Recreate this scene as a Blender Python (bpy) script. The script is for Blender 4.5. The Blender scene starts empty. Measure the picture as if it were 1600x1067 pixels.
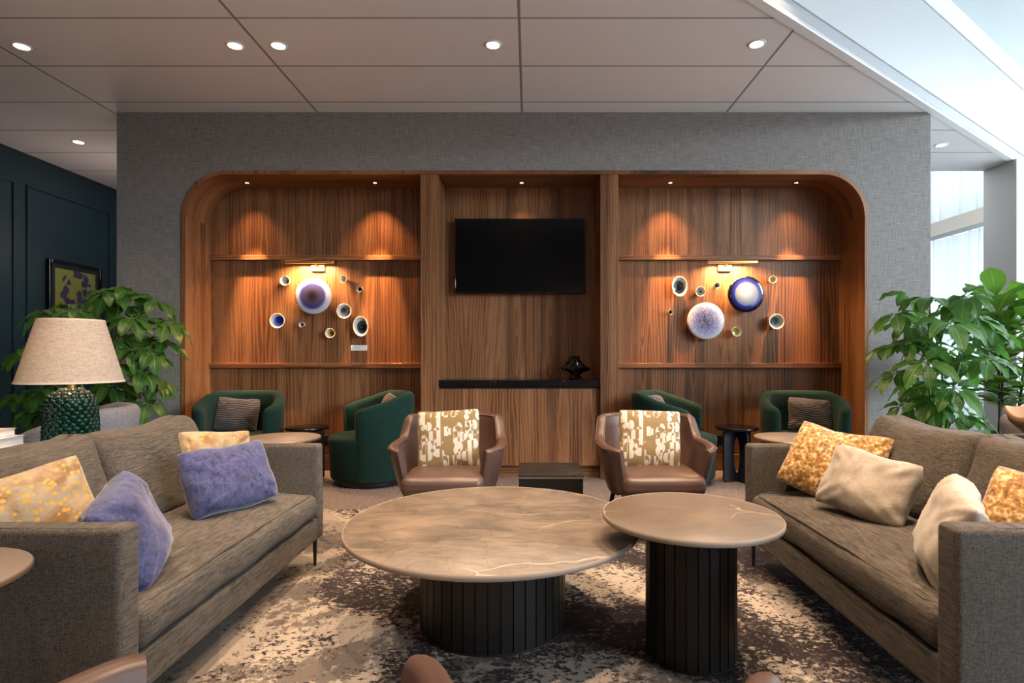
import bpy, bmesh, math, random
from mathutils import Vector, Matrix, noise
PI = math.pi
S = bpy.context.scene
COL = S.collection

# ------------------------------------------------------------------ camera, world, exposure
F = 888.0
cam = bpy.data.cameras.new('camera')
cam.sensor_width = 36.0
cam.lens = F / 1600 * 36
cam.shift_x = -27 / 1600
cam.shift_y = 20 / 1600
cam.clip_start = 0.02
camo = bpy.data.objects.new('camera', cam)
camo.location = (0, 0, 1.1)
camo.rotation_euler = (PI / 2, 0, 0)
COL.objects.link(camo)
S.camera = camo
S.view_settings.view_transform = 'Standard'
S.view_settings.look = 'None'
S.view_settings.gamma = 1
S.view_settings.exposure = 0.9
S.view_settings.use_curve_mapping = False
S.cycles.use_denoising = True
S.cycles.max_bounces = 8
S.cycles.diffuse_bounces = 5
S.cycles.sample_clamp_indirect = 6
S.cycles.caustics_reflective = False
S.cycles.caustics_refractive = False
w = bpy.data.worlds.new('world'); S.world = w; w.use_nodes = True
w.node_tree.nodes['Background'].inputs[0].default_value = (0.90, 0.96, 1.0, 1)
w.node_tree.nodes['Background'].inputs[1].default_value = 2.3

# soft low daylight through the window wall on the right
l = bpy.data.lights.new('daylight', 'SUN'); l.energy = 2.3; l.angle = math.radians(22); l.color = (.84, .93, 1.0)
sun = bpy.data.objects.new('daylight', l); COL.objects.link(sun); sun.location = (9, -3, 5)
sun.rotation_euler = Vector((-.75, .60, -.27)).to_track_quat('-Z', 'Y').to_euler()

WARM = (1.0, 0.71, 0.47)
AMBER = (1.0, 0.52, 0.22)


def spot(name, loc, power, size=70, blend=0.6, col=WARM, target=None, rad=0.04, parent=None):
    l = bpy.data.lights.new(name, 'SPOT')
    l.energy = power; l.spot_size = math.radians(size); l.spot_blend = blend; l.color = col
    l.shadow_soft_size = rad
    o = bpy.data.objects.new(name, l)
    COL.objects.link(o)
    if target is not None:
        o.rotation_euler = (Vector(target) - Vector(loc)).to_track_quat('-Z', 'Y').to_euler()
    if parent: o.parent = parent; loc = Vector(loc) - parent.location
    o.location = loc
    return o


# lamps of the high ceiling over the seating group (they hang above the frame)
for (x, y, z, pw, tx, ty) in [(.55, 1.55, 4.25, 285, .45, 1.9), (-.25, 1.1, 4.25, 170, -.35, 1.9), (1.95, 1.9, 4.25, 330, 1.75, 2.1), (1.35, 2.95, 4.25, 190, .95, 3.4),
                              (-1.60, 2.45, 3.2, 125, -1.5, 2.4), (-1.95, 1.30, 3.2, 88, -1.8, 1.5), (-.50, 3.15, 3.2, 110, -.5, 3.3)]:
    spot('ceiling_lamp_light', (x, y, z), pw, 80, 0.7, WARM, (tx, ty, 0), 0.022)

# warm fill lights added out of view to brighten the ceiling and the room
for (x, y, z, pw) in [(-2.6, -1.9, 1.9, 22), (1.0, -2.8, 1.9, 22), (-4.4, 6.2, 2.3, 6)]:
    l = bpy.data.lights.new('warm_fill_light', 'POINT'); l.energy = pw; l.color = (1, .77, .66); l.shadow_soft_size = .18
    o = bpy.data.objects.new('warm_fill_light', l); COL.objects.link(o); o.location = (x, y, z)

# ------------------------------------------------------------------ mesh helpers


def px(x, y, Y):
    return Vector(((x - 827) * Y / F, Y, 1.1 + (553 - y) * Y / F))


def BM():
    return bmesh.new()


def link(name, bm, mat=None, parent=None, smooth=True, bevel=0, sub=0, angle=40):
    me = bpy.data.meshes.new(name)
    bmesh.ops.recalc_face_normals(bm, faces=bm.faces)
    bm.to_mesh(me); bm.free()
    if smooth:
        for p in me.polygons: p.use_smooth = True
        try: me.set_sharp_from_angle(angle=math.radians(angle))
        except Exception: pass
    o = bpy.data.objects.new(name, me)
    COL.objects.link(o)
    if mat: me.materials.append(mat)
    if parent: o.parent = parent
    if bevel:
        b = o.modifiers.new('bevel', 'BEVEL'); b.width = bevel; b.segments = 3; b.limit_method = 'ANGLE'
        b.angle_limit = math.radians(40)
    if sub:
        s = o.modifiers.new('sub', 'SUBSURF'); s.levels = sub; s.render_levels = sub
    return o


def thing(name, label, cat, loc=(0, 0, 0), rz=0, group=None):
    o = bpy.data.objects.new(name, None); COL.objects.link(o)
    o.location = loc; o.rotation_euler = (0, 0, rz); o.empty_display_size = .1
    o['label'] = label; o['category'] = cat
    if group: o['group'] = group
    return o


def tag(o, label, cat, group=None):
    o['label'] = label; o['category'] = cat
    if group: o['group'] = group
    return o


def structure(o):
    o['kind'] = 'structure'; return o


def box(bm, x0, x1, y0, y1, z0, z1):
    v = [bm.verts.new((x, y, z)) for x in (x0, x1) for y in (y0, y1) for z in (z0, z1)]
    for f in ((0, 1, 3, 2), (4, 6, 7, 5), (0, 4, 5, 1), (2, 3, 7, 6), (0, 2, 6, 4), (1, 5, 7, 3)):
        bm.faces.new([v[i] for i in f])
    return bm


def bx(*a):
    return box(BM(), *a)


def prism(bm, pts, z0, z1, axis='z'):
    """polygon extruded along an axis; pts are (a,b)"""
    def mk(a, b, c):
        return (a, b, c) if axis == 'z' else ((a, c, b) if axis == 'y' else (c, a, b))
    lo = [bm.verts.new(mk(a, b, z0)) for a, b in pts]
    hi = [bm.verts.new(mk(a, b, z1)) for a, b in pts]
    bm.faces.new(lo); bm.faces.new(hi)
    n = len(pts)
    for i in range(n):
        bm.faces.new((lo[i], lo[(i + 1) % n], hi[(i + 1) % n], hi[i]))
    return bm


def lathe(bm, prof, seg=48, M=None, mod=None):
    """prof: list of (r,z) about local z"""
    rings = []
    for r, z in prof:
        if r < 1e-6:
            rings.append([bm.verts.new((0, 0, z))])
        else:
            ring = []
            for k in range(seg):
                a = 2 * PI * k / seg
                rr = r * (mod(a, z) if mod else 1)
                ring.append(bm.verts.new((rr * math.cos(a), rr * math.sin(a), z)))
            rings.append(ring)
    for a, b in zip(rings, rings[1:]):
        for k in range(seg):
            k2 = (k + 1) % seg
            if len(a) == 1 and len(b) == 1: continue
            if len(a) == 1: bm.faces.new((a[0], b[k], b[k2]))
            elif len(b) == 1: bm.faces.new((a[k], b[0], a[k2]))
            else: bm.faces.new((a[k], b[k], b[k2], a[k2]))
    if M is not None:
        vs = [v for r in rings for v in r]
        bmesh.ops.transform(bm, matrix=M, verts=vs)
    return bm


def disc(bm, r, z0, z1, e=0.003, seg=64, M=None):
    return lathe(bm, [(0, z0), (r - e, z0), (r, z0 + e), (r, z1 - e), (r - e, z1), (0, z1)], seg, M)


def tube(bm, pts, r, seg=8, closed=False, taper=None):
    pts = [Vector(p) for p in pts]
    n = len(pts); rings = []
    up = Vector((0, 0, 1))
    for i, p in enumerate(pts):
        a = pts[(i - 1) % n] if (closed or i > 0) else p
        b = pts[(i + 1) % n] if (closed or i < n - 1) else p
        t = (b - a).normalized()
        u = t.cross(up)
        if u.length < .05: u = t.cross(Vector((1, 0, 0)))
        u.normalize(); v = t.cross(u).normalized()
        rr = r if taper is None else r * taper(i / (n - 1))
        rings.append([bm.verts.new(p + (u * math.cos(2 * PI * k / seg) + v * math.sin(2 * PI * k / seg)) * rr) for k in range(seg)])
    m = n if closed else n - 1
    for i in range(m):
        A, B = rings[i], rings[(i + 1) % n]
        for k in range(seg):
            bm.faces.new((A[k], A[(k + 1) % seg], B[(k + 1) % seg], B[k]))
    if not closed:
        bm.faces.new(rings[0]); bm.faces.new(rings[-1][::-1])
    return bm


def rbox(bm, x0, x1, y0, y1, z0, z1, r, n=8, fn=None):
    lo = Vector((x0, y0, z0)); hi = Vector((x1, y1, z1))
    r = min(r, *(0.499 * (hi[i] - lo[i]) for i in range(3)))
    def params(a, b):
        e = [a, a + r * .15, a + r * .4, a + r * .7, a + r]
        mid = [a + r + (b - a - 2 * r) * k / n for k in range(1, n)]
        return e + mid + [b - r, b - r * .7, b - r * .4, b - r * .15, b]
    P = [params(lo[i], hi[i]) for i in range(3)]
    new = []
    for ax in range(3):
        u, v = (ax + 1) % 3, (ax + 2) % 3
        for side in (lo[ax], hi[ax]):
            g = []
            for a in P[u]:
                row = []
                for b in P[v]:
                    p = Vector((0, 0, 0)); p[ax] = side; p[u] = a; p[v] = b
                    c = Vector([min(max(p[i], lo[i] + r), hi[i] - r) for i in range(3)])
                    d = p - c
                    if d.length > 1e-9: p = c + d.normalized() * r
                    vv = bm.verts.new(p); row.append(vv); new.append(vv)
                g.append(row)
            for i in range(len(g) - 1):
                for j in range(len(g[0]) - 1):
                    bm.faces.new((g[i][j], g[i + 1][j], g[i + 1][j + 1], g[i][j + 1]))
    res = bmesh.ops.remove_doubles(bm, verts=new, dist=1e-5)
    alive = [v for v in new if v.is_valid]
    if fn:
        ce = (lo + hi) / 2; hs = (hi - lo) / 2
        for v in alive:
            q = Vector([(v.co[i] - ce[i]) / hs[i] for i in range(3)])
            v.co = fn(v.co.copy(), q)
    return bm


def fbm(p, s=1.0, seed=0):
    return noise.noise(Vector(p) * s + Vector((seed * 7.3, seed * 3.1, seed * 1.7)))


def pillow(bm, w, h, t, seed=0, n=26, M=None, wr=1.0):
    vs = []
    for sd in (1, -1):
        g = []
        for i in range(n + 1):
            row = []
            for j in range(n + 1):
                u = -math.cos(PI * i / n); v = -math.cos(PI * j / n)
                u = .55 * u + .45 * (2 * i / n - 1); v = .55 * v + .45 * (2 * j / n - 1)
                cf = 1 - .045 * abs(u * v) ** 5
                x = w / 2 * u * (1 - .035 * (1 - v * v)) * cf; z = h / 2 * v * (1 - .04 * (1 - u * u)) * cf
                th = max(0, (1 - abs(u) ** 2.8) * (1 - abs(v) ** 2.8)) ** .46
                y = sd * t / 2 * th
                # creases radiating from the corners and along the seams
                edge = max(abs(u), abs(v))
                wz = fbm((x * 6, sd * 1.3, z * 6), 1, seed) * .018 + fbm((x * 19, sd, z * 17), 1, seed + 5) * .007 * (.3 + edge)
                cr = abs(u * v)
                wz += math.sin((abs(u) - abs(v)) * 15 + seed) * .010 * cr * (1 - edge ** 6)
                y += sd * wz * wr * min(1, 3 * th) * (t / .13)
                x += fbm((z * 7, x, seed), 1, seed + 2) * .012 * abs(u) ** 2
                z += fbm((x * 7, z, seed), 1, seed + 3) * .012 * abs(v) ** 2
                vv = bm.verts.new((x, y, z)); row.append(vv); vs.append(vv)
            g.append(row)
        for i in range(n):
            for j in range(n):
                bm.faces.new((g[i][j], g[i + 1][j], g[i + 1][j + 1], g[i][j + 1]))
    bmesh.ops.remove_doubles(bm, verts=vs, dist=2e-4)
    if M is not None:
        bmesh.ops.transform(bm, matrix=M, verts=[v for v in vs if v.is_valid])
    return bm


def horseshoe(bm, a, b, thick, ztop, zbot, phimax=150, ex=2.4, n=48, taper=lambda z: 1.0, lean=0.0, rt=None, cap=4, sh=None):
    """upholstered shell open towards local -Y. ztop/zbot: f(t) with t in -1..1 (0 = middle of the back)"""
    rt = rt or thick / 2
    def sp(c, e): return math.copysign(abs(c) ** (2 / e), c)
    def plan(phi):
        return Vector((a * sp(math.sin(phi), ex), b * sp(math.cos(phi), ex), 0))
    secs = []
    for i in range(n + 1):
        t = -1 + 2 * i / n
        phi = math.radians(phimax) * t
        p = plan(phi); d = (plan(phi + .01) - plan(phi - .01)).normalized()
        nrm = Vector((-d.y, d.x, 0))
        if nrm.dot(p) < 0: nrm = -nrm
        zt, zb = ztop(t), zbot(t)
        loop = []
        K = 7
        for k in range(K):            # outer side, bottom to top
            z = zb + (zt - rt - zb) * k / (K - 1)
            q = p * taper(z); loop.append(Vector((q.x, q.y, z)))
        for k in range(1, 6):         # rounded top
            an = PI * k / 6
            z = zt - rt + rt * math.sin(an)
            q = p * taper(z) - nrm * (thick / 2 - thick / 2 * math.cos(an))
            loop.append(Vector((q.x, q.y, z)))
        for k in range(K):
            z = zt - rt + (zb - zt + rt) * k / (K - 1)
            q = p * taper(z) - nrm * thick
            loop.append(Vector((q.x, q.y, z)))
        for q in loop:
            if lean: q.y += lean * (q.z - .4) * max(0, math.cos(phi))
            if sh: sh(q, t)
        # rounded front ends
        e = min(i, n - i)
        if e < cap:
            f = math.sqrt(max(0, 1 - ((cap - e) / (cap + .3)) ** 2)); f = max(f, .25 if cap > 2 else .72)
            for k, q in enumerate(loop):
                mid = Vector((p.x * taper(q.z), p.y * taper(q.z), q.z)) - nrm * thick / 2
                q.x = mid.x + (q.x - mid.x) * f; q.y = mid.y + (q.y - mid.y) * f
            top = max(q.z for q in loop)
            for q in loop:
                hgt = (q.z - zb) / (top - zb)
                q.z -= (1 - f) * rt * .9 * hgt
        secs.append([bm.verts.new(q) for q in loop])
    for A, B in zip(secs, secs[1:]):
        m = len(A)
        for k in range(m):
            bm.faces.new((A[k], A[(k + 1) % m], B[(k + 1) % m], B[k]))
    bm.faces.new(secs[0]); bm.faces.new(secs[-1][::-1])
    return secs


# ------------------------------------------------------------------ material helper
class Mt:
    def __init__(s, name):
        s.m = bpy.data.materials.new(name); s.m.use_nodes = True
        s.t = s.m.node_tree; s.b = s.t.nodes['Principled BSDF']
        s.out = s.t.nodes['Material Output']

    def set(s, node, key, v):
        i = node.inputs[key]
        if isinstance(v, bpy.types.NodeSocket): s.t.links.new(v, i)
        else:
            if hasattr(i.default_value, '__len__') and not isinstance(v, str):
                v = tuple(v); v = v + (1,) * (len(i.default_value) - len(v)) if len(v) < len(i.default_value) else v
            i.default_value = v

    def n(s, ty, out=0, **kw):
        nd = s.t.nodes.new('ShaderNode' + ty)
        for k, v in kw.items():
            if k.startswith('_'): setattr(nd, k[1:], v)
        for k, v in kw.items():
            if k.startswith('_'): continue
            if k[0] == 'i' and k[1:].isdigit(): s.set(nd, int(k[1:]), v)
            else: s.set(nd, k.replace('0', ' '), v)
        return nd.outputs[out]

    def m_(s, op, a, b=0, c=0):
        return s.n('Math', _operation=op, i0=a, i1=b, i2=c)

    def obj(s): return s.n('TexCoord', out=3)
    def gen(s): return s.n('TexCoord', out=0)
    def uv(s): return s.n('TexCoord', out=2)

    def pos(s):
        return s.n('NewGeometry', out=0)

    def map(s, v, sc=(1, 1, 1), rot=(0, 0, 0), loc=(0, 0, 0)):
        return s.n('Mapping', Vector=v, Scale=sc, Rotation=rot, Location=loc)

    def noise(s, v, sc, det=4, rough=.55, dist=0, out=0):
        return s.n('TexNoise', out=out, Vector=v, Scale=sc, Detail=det, Roughness=rough, Distortion=dist)

    def ramp(s, f, stops, interp='LINEAR'):
        nd = s.t.nodes.new('ShaderNodeValToRGB'); s.set(nd, 0, f)
        cr = nd.color_ramp; cr.interpolation = interp
        while len(cr.elements) > 1: cr.elements.remove(cr.elements[-1])
        for k, (p, c) in enumerate(stops):
            if isinstance(c, (int, float)): c = (c, c, c)
            e = cr.elements[0] if k == 0 else cr.elements.new(p)
            e.position = p; e.color = tuple(c) + (1,)
        return nd.outputs[0]

    def mix(s, f, a, b, blend='MIX'):
        nd = s.t.nodes.new('ShaderNodeMix'); nd.data_type = 'RGBA'; nd.blend_type = blend
        s.set(nd, 0, f); s.set(nd, 6, a); s.set(nd, 7, b)
        return nd.outputs[2]

    def sep(s, v):
        nd = s.t.nodes.new('ShaderNodeSeparateXYZ'); s.set(nd, 0, v); return nd.outputs

    def comb(s, x, y, z):
        return s.n('CombineXYZ', i0=x, i1=y, i2=z)

    def bump(s, h, st=.3, dist=.01, normal=None):
        nd = s.t.nodes.new('ShaderNodeBump'); nd.inputs['Strength'].default_value = st
        nd.inputs['Distance'].default_value = dist; s.set(nd, 'Height', h)
        if normal is not None: s.set(nd, 'Normal', normal)
        s.set(s.b, 'Normal', nd.outputs[0]); return nd.outputs[0]

    def fin(s, col=None, rough=.5, metal=0, spec=None, sheen=0, coat=0, trans=0):
        if col is not None: s.set(s.b, 'Base Color', col)
        s.set(s.b, 'Roughness', rough); s.set(s.b, 'Metallic', metal)
        if spec is not None: s.set(s.b, 'Specular IOR Level', spec)
        if sheen: s.set(s.b, 'Sheen Weight', sheen); s.set(s.b, 'Sheen Roughness', .5)
        if coat: s.set(s.b, 'Coat Weight', coat)
        return s.m


def plain(name, col, rough=.5, metal=0, spec=None, nb=0, nsc=40, var=.12):
    m = Mt(name)
    c = m.noise(m.obj(), nsc, 3)
    cc = m.mix(m.m_('MULTIPLY', c, var), col, tuple(x * .5 for x in col))
    if nb: m.bump(c, nb, .004)
    return m.fin(cc, rough, metal, spec)


def walnut(name, across='xy', dark=.78, book=.32, gloss=.42):
    """veneer; across = coordinate the grain lines stack along"""
    m = Mt(name)
    x, y, z = m.sep(m.pos())
    if across == 'xy': a, l = m.m_('ADD', x, y), z
    elif across == 'y': a, l = y, x
    elif across == 'z': a, l = z, m.m_('ADD', x, y)
    if across == 'xy':
        idx = m.m_('FLOOR', m.m_('DIVIDE', a, book * 2))
        pp = m.m_('PINGPONG', a, book)
        ac = m.m_('ADD', pp, m.m_('MULTIPLY', idx, 1.73))
    else:
        ac = a
    v = m.comb(ac, 0.37, m.m_('MULTIPLY', l, .13))
    big = m.noise(v, 6.0, 2, .5)
    if across == 'xy':
        cen = m.m_('SUBTRACT', pp, m.m_('MULTIPLY', m.n('TexWhiteNoise', out=0, Vector=m.comb(idx, 2.0, 0)), .22))
        g = m.n('Math', _operation='EXPONENT', i0=m.m_('MULTIPLY', m.m_('POWER', m.m_('DIVIDE', cen, .055), 2), -1.0))
        on = m.m_('GREATER_THAN', m.n('TexWhiteNoise', out=0, Vector=m.comb(idx, 5.0, 0)), .35)
        lw = m.m_('ADD', l, m.m_('MULTIPLY', m.noise(m.comb(ac, 1.0, m.m_('MULTIPLY', l, .6)), 3, 2), 1.2))
        arch_ = m.m_('MULTIPLY', m.m_('MULTIPLY', g, on), m.m_('MULTIPLY', lw, 17.0))
    else:
        arch_ = 0.0
    ph = m.m_('ADD', m.m_('MULTIPLY', ac, 210.0), m.m_('ADD', m.m_('MULTIPLY', big, 30.0), arch_))
    ring = m.m_('ADD', m.m_('MULTIPLY', m.m_('SINE', ph), .5), .5)
    ring = m.m_('POWER', ring, 1.6)
    fine = m.noise(m.comb(m.m_('MULTIPLY', ac, 1.0), y if across != 'y' else 0.2, m.m_('MULTIPLY', l, .012)), 260, 3, .7)
    pores = m.noise(m.comb(m.m_('MULTIPLY', ac, 1.0), 0.0, m.m_('MULTIPLY', l, .03)), 520, 2, .6)
    tone = m.noise(m.comb(ac, 7.0, m.m_('MULTIPLY', l, .05)), 9, 2, .5)
    f = m.m_('ADD', m.m_('MULTIPLY', ring, .17), m.m_('ADD', m.m_('MULTIPLY', fine, .62), m.m_('MULTIPLY', tone, .78)))
    d = dark
    col = m.ramp(f, [(.47, (.026 * d, .010 * d, .006 * d)), (.585, (.100 * d, .040 * d, .017 * d)), (.72, (.22 * d, .088 * d, .034 * d)),
                     (.92, (.35 * d, .160 * d, .068 * d))])
    col = m.mix(m.m_('MULTIPLY', m.m_('GREATER_THAN', pores, .62), .45), col, (.03 * d, .013 * d, .008 * d))
    m.bump(fine, .12, .002)
    return m.fin(col, gloss, spec=.35)


def linen(name, c1, c2, sc=1.0, stretch='x', bump=.35, rough=.95):
    m = Mt(name)
    v = m.obj()
    s1 = (700, 60, 60) if stretch == 'x' else (60, 700, 60)
    a = m.noise(m.map(v, (60 * sc, 12 * sc, 420 * sc)), 1, 3, .7)
    b = m.noise(m.map(v, (420 * sc, 14 * sc, 150 * sc)), 1, 3, .7)
    c = m.noise(m.map(v, (420 * sc, 420 * sc, 30 * sc)), 1, 3, .7)
    f = m.m_('ADD', m.m_('MULTIPLY', m.m_('ADD', a, b), .38), m.m_('MULTIPLY', c, .24))
    big = m.noise(v, 3.0, 2)
    f2 = m.m_('ADD', f, m.m_('MULTIPLY', m.m_('SUBTRACT', big, .5), .12))
    col = m.ramp(f2, [(.38, c1), (.62, c2)])
    m.bump(f, bump, .0025)
    return m.fin(col, rough, spec=.15, sheen=.05)


def velvet(name, c1, c2, sc=30, thr=(.42, .62), sheen=.5, c3=None, sheen_tint=None):
    m = Mt(name)
    v = m.obj()
    n1 = m.noise(v, sc, 5, .65, .6)
    n2 = m.noise(v, sc * .25, 3, .5)
    f = m.m_('ADD', m.m_('MULTIPLY', n1, .75), m.m_('MULTIPLY', n2, .25))
    st = [(thr[0], c1), (thr[1], c2)]
    if c3: st.append((thr[1] + .1, c3))
    m.bump(m.noise(v, 60, 4), .3, .004)
    return m.fin(m.ramp(f, st), .75, sheen=sheen, spec=.25)


# walls
m_ = Mt('grey_textile_wallcovering')
v = m_.pos()
a = m_.noise(m_.map(v, (130, 130, 9)), 1, 3, .7); b = m_.noise(m_.map(v, (9, 9, 130)), 1, 3, .7)
f = m_.m_('MULTIPLY', m_.m_('ADD', a, b), .5)
x, y, z = m_.sep(v)
seam = m_.m_('LESS_THAN', m_.m_('PINGPONG', m_.m_('ADD', x, .08), .68), .0022)
col = m_.ramp(f, [(.36, (.15, .138, .130)), (.64, (.30, .28, .265))])
col = m_.mix(m_.m_('MULTIPLY', seam, .35), col, (.08, .075, .07))
m_.bump(f, .4, .003)
WALL = m_.fin(col, .95, spec=.15)

m_ = Mt('dark_teal_paint')
WTEAL = m_.fin(m_.mix(m_.noise(m_.obj(), 3, 3), (.009, .026, .034), (.012, .034, .044)), .55, spec=.4)
WHITE = plain('white_paint', (.86, .87, .88), .6)
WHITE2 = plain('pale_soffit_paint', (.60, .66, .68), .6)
GREYP = plain('grey_edge_paint', (.42, .44, .46), .6)
COLP = plain('column_paint', (.55, .54, .52), .6)

m_ = Mt('ceiling_panels')
v = m_.pos(); x, y, z = m_.sep(v)
lx = m_.m_('LESS_THAN', m_.m_('PINGPONG', m_.m_('ADD', x, 3.665), .9), .009)
ly = m_.m_('LESS_THAN', m_.m_('PINGPONG', y, .3), .007)
ln = m_.m_('MAXIMUM', lx, ly)
base = m_.mix(m_.noise(v, 60, 3), (.84, .825, .83), (.87, .855, .86))
idx = m_.n('TexWhiteNoise', out=0, Vector=m_.comb(m_.m_('FLOOR', m_.m_('DIVIDE', m_.m_('ADD', x, 3.665), 1.8)), m_.m_('FLOOR', m_.m_('DIVIDE', y, .6)), 0))
base = m_.mix(m_.m_('MULTIPLY', idx, .12), base, (.74, .72, .72))
m_.bump(m_.m_('SUBTRACT', 1, ln), .6, .01)
CEIL = m_.fin(m_.mix(m_.m_('MULTIPLY', ln, .8), base, (.13, .125, .12)), .7)

# carpet
m_ = Mt('loop_carpet')
v = m_.pos()
c = m_.n('TexVoronoi', out=0, Vector=m_.map(v, (1, 1, 1)), Scale=110, Randomness=.7)
nn = m_.noise(v, 70, 4, .7)
f = m_.m_('ADD', m_.m_('MULTIPLY', c, .5), m_.m_('MULTIPLY', nn, .5))
m_.bump(c, .7, -.006)
CARPET = m_.fin(m_.ramp(f, [(.3, (.30, .25, .24)), (.55, (.16, .13, .125)), (.75, (.07, .057, .055))]), .95, spec=.1)

# rug: cream, taupe and near-black drifts with speckled borders
m_ = Mt('abstract_rug')
v = m_.pos(); x, y, z = m_.sep(v)
vr = m_.map(v, (1, 1, 1), (0, 0, math.radians(-28)))
drift = m_.noise(m_.map(vr, (1.3, .62, 1)), 1.9, 3, .5, .9)
drift2 = m_.noise(m_.map(vr, (.9, 1.6, 1), loc=(5, 2, 0)), 2.3, 3, .55, .5)
speck = m_.noise(m_.map(v, (1, 1.35, 1)), 42, 4, .72, .4)
speck2 = m_.noise(m_.map(v, (1.2, 1, 1), loc=(3, 1, 0)), 26, 5, .75, .4)
patch = m_.n('TexVoronoi', out=1, Vector=m_.map(vr, (1.0, .42, 1)), Scale=1.9, Randomness=1)
pv = m_.m_('MULTIPLY', m_.sep(patch)[0], 1.0)
bias = m_.m_('MULTIPLY', m_.m_('ADD', x, .2), .085)
dk = m_.m_('ADD', m_.m_('ADD', m_.m_('MULTIPLY', drift, .95), m_.m_('MULTIPLY', speck, 1.0)), bias)
dm = m_.ramp(dk, [(.985, 0), (1.03, 1)])
lt = m_.m_('ADD', m_.m_('MULTIPLY', drift2, 1.0), m_.m_('MULTIPLY', speck2, .8))
lm = m_.ramp(lt, [(.83, 0), (.90, 1)])
cream = m_.mix(pv, (.50, .43, .36), (.33, .275, .225))
taupe = m_.mix(pv, (.20, .17, .148), (.12, .10, .088))
col = m_.mix(lm, taupe, cream)
dark = m_.mix(m_.m_('GREATER_THAN', speck2, .60), (.030, .024, .028), (.16, .13, .12))
col = m_.mix(dm, col, dark)
pile = m_.noise(v, 320, 2, .6)
col = m_.mix(m_.m_('MULTIPLY', pile, .35), col, (.05, .04, .035))
m_.bump(pile, .5, .004)
RUG = m_.fin(col, .97, spec=.08)

# stone
def stone(name, c1, c2, vein, rough=.42, vs=.0042, sc=1.0):
    m = Mt(name)
    v = m.obj()
    cl = m.noise(v, 3.2 * sc, 6, .62, .5)
    st = m.noise(m.map(v, (1, 2.6, 1), (0, 0, .5)), 6 * sc, 5, .6, 1.2)
    f = m.m_('ADD', m.m_('MULTIPLY', cl, .55), m.m_('MULTIPLY', st, .45))
    col = m.ramp(f, [(.35, c1), (.66, c2)])
    wv = m.noise(v, 2.4 * sc, 3, .6, out=1)
    vv = m.n('VectorMath', _operation='ADD', i0=v, i1=m.n('VectorMath', _operation='SCALE', i0=wv, Scale=.32))
    e = m.n('TexVoronoi', out=0, _feature='DISTANCE_TO_EDGE', Vector=m.map(vv, (.9, 1.5, .01), (0, 0, .7)), Scale=1.15 * sc)
    pres = m.ramp(m.noise(v, 1.7 * sc, 2, out=0), [(.44, 0), (.6, 1)])
    vm = m.m_('MULTIPLY', m.ramp(e, [(0, 1), (vs * 1.2, .55), (vs * 3, 0)]), pres)
    col = m.mix(vm, col, vein)
    e2 = m.n('TexVoronoi', out=0, _feature='DISTANCE_TO_EDGE', Vector=m.map(vv, (2.4, 1.2, .01), (0, 0, -.4)), Scale=2.2 * sc)
    col = m.mix(m.m_('MULTIPLY', m.ramp(e2, [(0, .5), (.012, 0)]), .7), col, tuple(q * .5 for q in c1))
    return m.fin(col, rough, spec=.4)
STONE = stone('brown_marble_look_stone', (.066, .054, .043), (.215, .168, .130), (.40, .36, .31), vs=.0026)
STONE2 = stone('light_brown_stone', (.105, .080, .062), (.15, .117, .090), (.38, .31, .25), sc=1.6)
BMARB = stone('black_marble', (.003, .003, .0035), (.006, .006, .007), (.12, .12, .12), .14, .0016, 2)
SEDGE = plain('cut_stone_edge', (.24, .19, .15), .7)

# upholstery
SOFA = linen('grey_brown_linen', (.020, .017, .014), (.135, .114, .094))
SOFAD = plain('dark_linen_piping', (.055, .046, .038), .95)
GREEN = linen('dark_green_wool', (.003, .017, .013), (.009, .034, .026), 1.6, bump=.2)
BOUCLE = linen('grey_boucle', (.13, .12, .125), (.42, .40, .42), 1.0, bump=.8)
m_ = Mt('brown_leather')
v = m_.obj(); nn = m_.n('TexVoronoi', out=0, Vector=v, Scale=420); big = m_.noise(v, 6, 3)
m_.bump(nn, .12, .001)
LEATH = m_.fin(m_.mix(big, (.066, .036, .028), (.090, .051, .040)), .38, spec=.45)
LEATHD = plain('leather_piping', (.075, .038, .027), .45)
BLKW = plain('black_stained_oak', (.008, .007, .006), .45, spec=.3, var=.4)
BLKM = plain('black_metal', (.012, .011, .011), .4)
NAVY = plain('dark_blue_black_lacquer', (.008, .011, .020), .45)
TAUPE = plain('matt_taupe_tabletop', (.15, .112, .092), .5)
BRASS = plain('brushed_brass', (.72, .48, .20), .34, 1.0)
BLACKGL = plain('black_gloss', (.004, .004, .004), .08)
SCREEN = plain('television_glass', (.002, .002, .0022), .12, spec=.25)
WALW = plain('walnut_disc', (.16, .065, .035), .4)

# cushion fabrics
BLUE = velvet('blue_velvet', (.009, .011, .040), (.056, .062, .165), 55, (.34, .58), .35)
BEIGE = velvet('cream_velvet', (.26, .215, .17), (.42, .355, .29), 16, (.35, .6), .3)
m_ = Mt('gold_cut_velvet')
v = m_.obj(); vo = m_.n('TexVoronoi', out=0, Vector=m_.map(v, (1, 1, 1)), Scale=62); nn = m_.noise(v, 34, 4, .7, .8)
f = m_.m_('ADD', m_.m_('MULTIPLY', vo, .35), m_.m_('MULTIPLY', nn, .85))
m_.bump(nn, .5, .006)
GOLD = m_.fin(m_.ramp(f, [(.42, (.11, .042, .008)), (.52, (.27, .115, .015)), (.66, (.42, .21, .033)), (.70, (.62, .45, .22))]), .65, sheen=.4)
m_ = Mt('yellow_cut_velvet')
v = m_.obj(); vo = m_.n('TexVoronoi', out=0, Vector=v, Scale=48); nn = m_.noise(v, 12, 4, .6, .5)
m_.bump(m_.noise(v, 50, 3), .5, .006)
spt = m_.m_('LESS_THAN', vo, .33)
base = m_.ramp(nn, [(.36, (.22, .10, .018)), (.54, (.31, .24, .15))])
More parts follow.
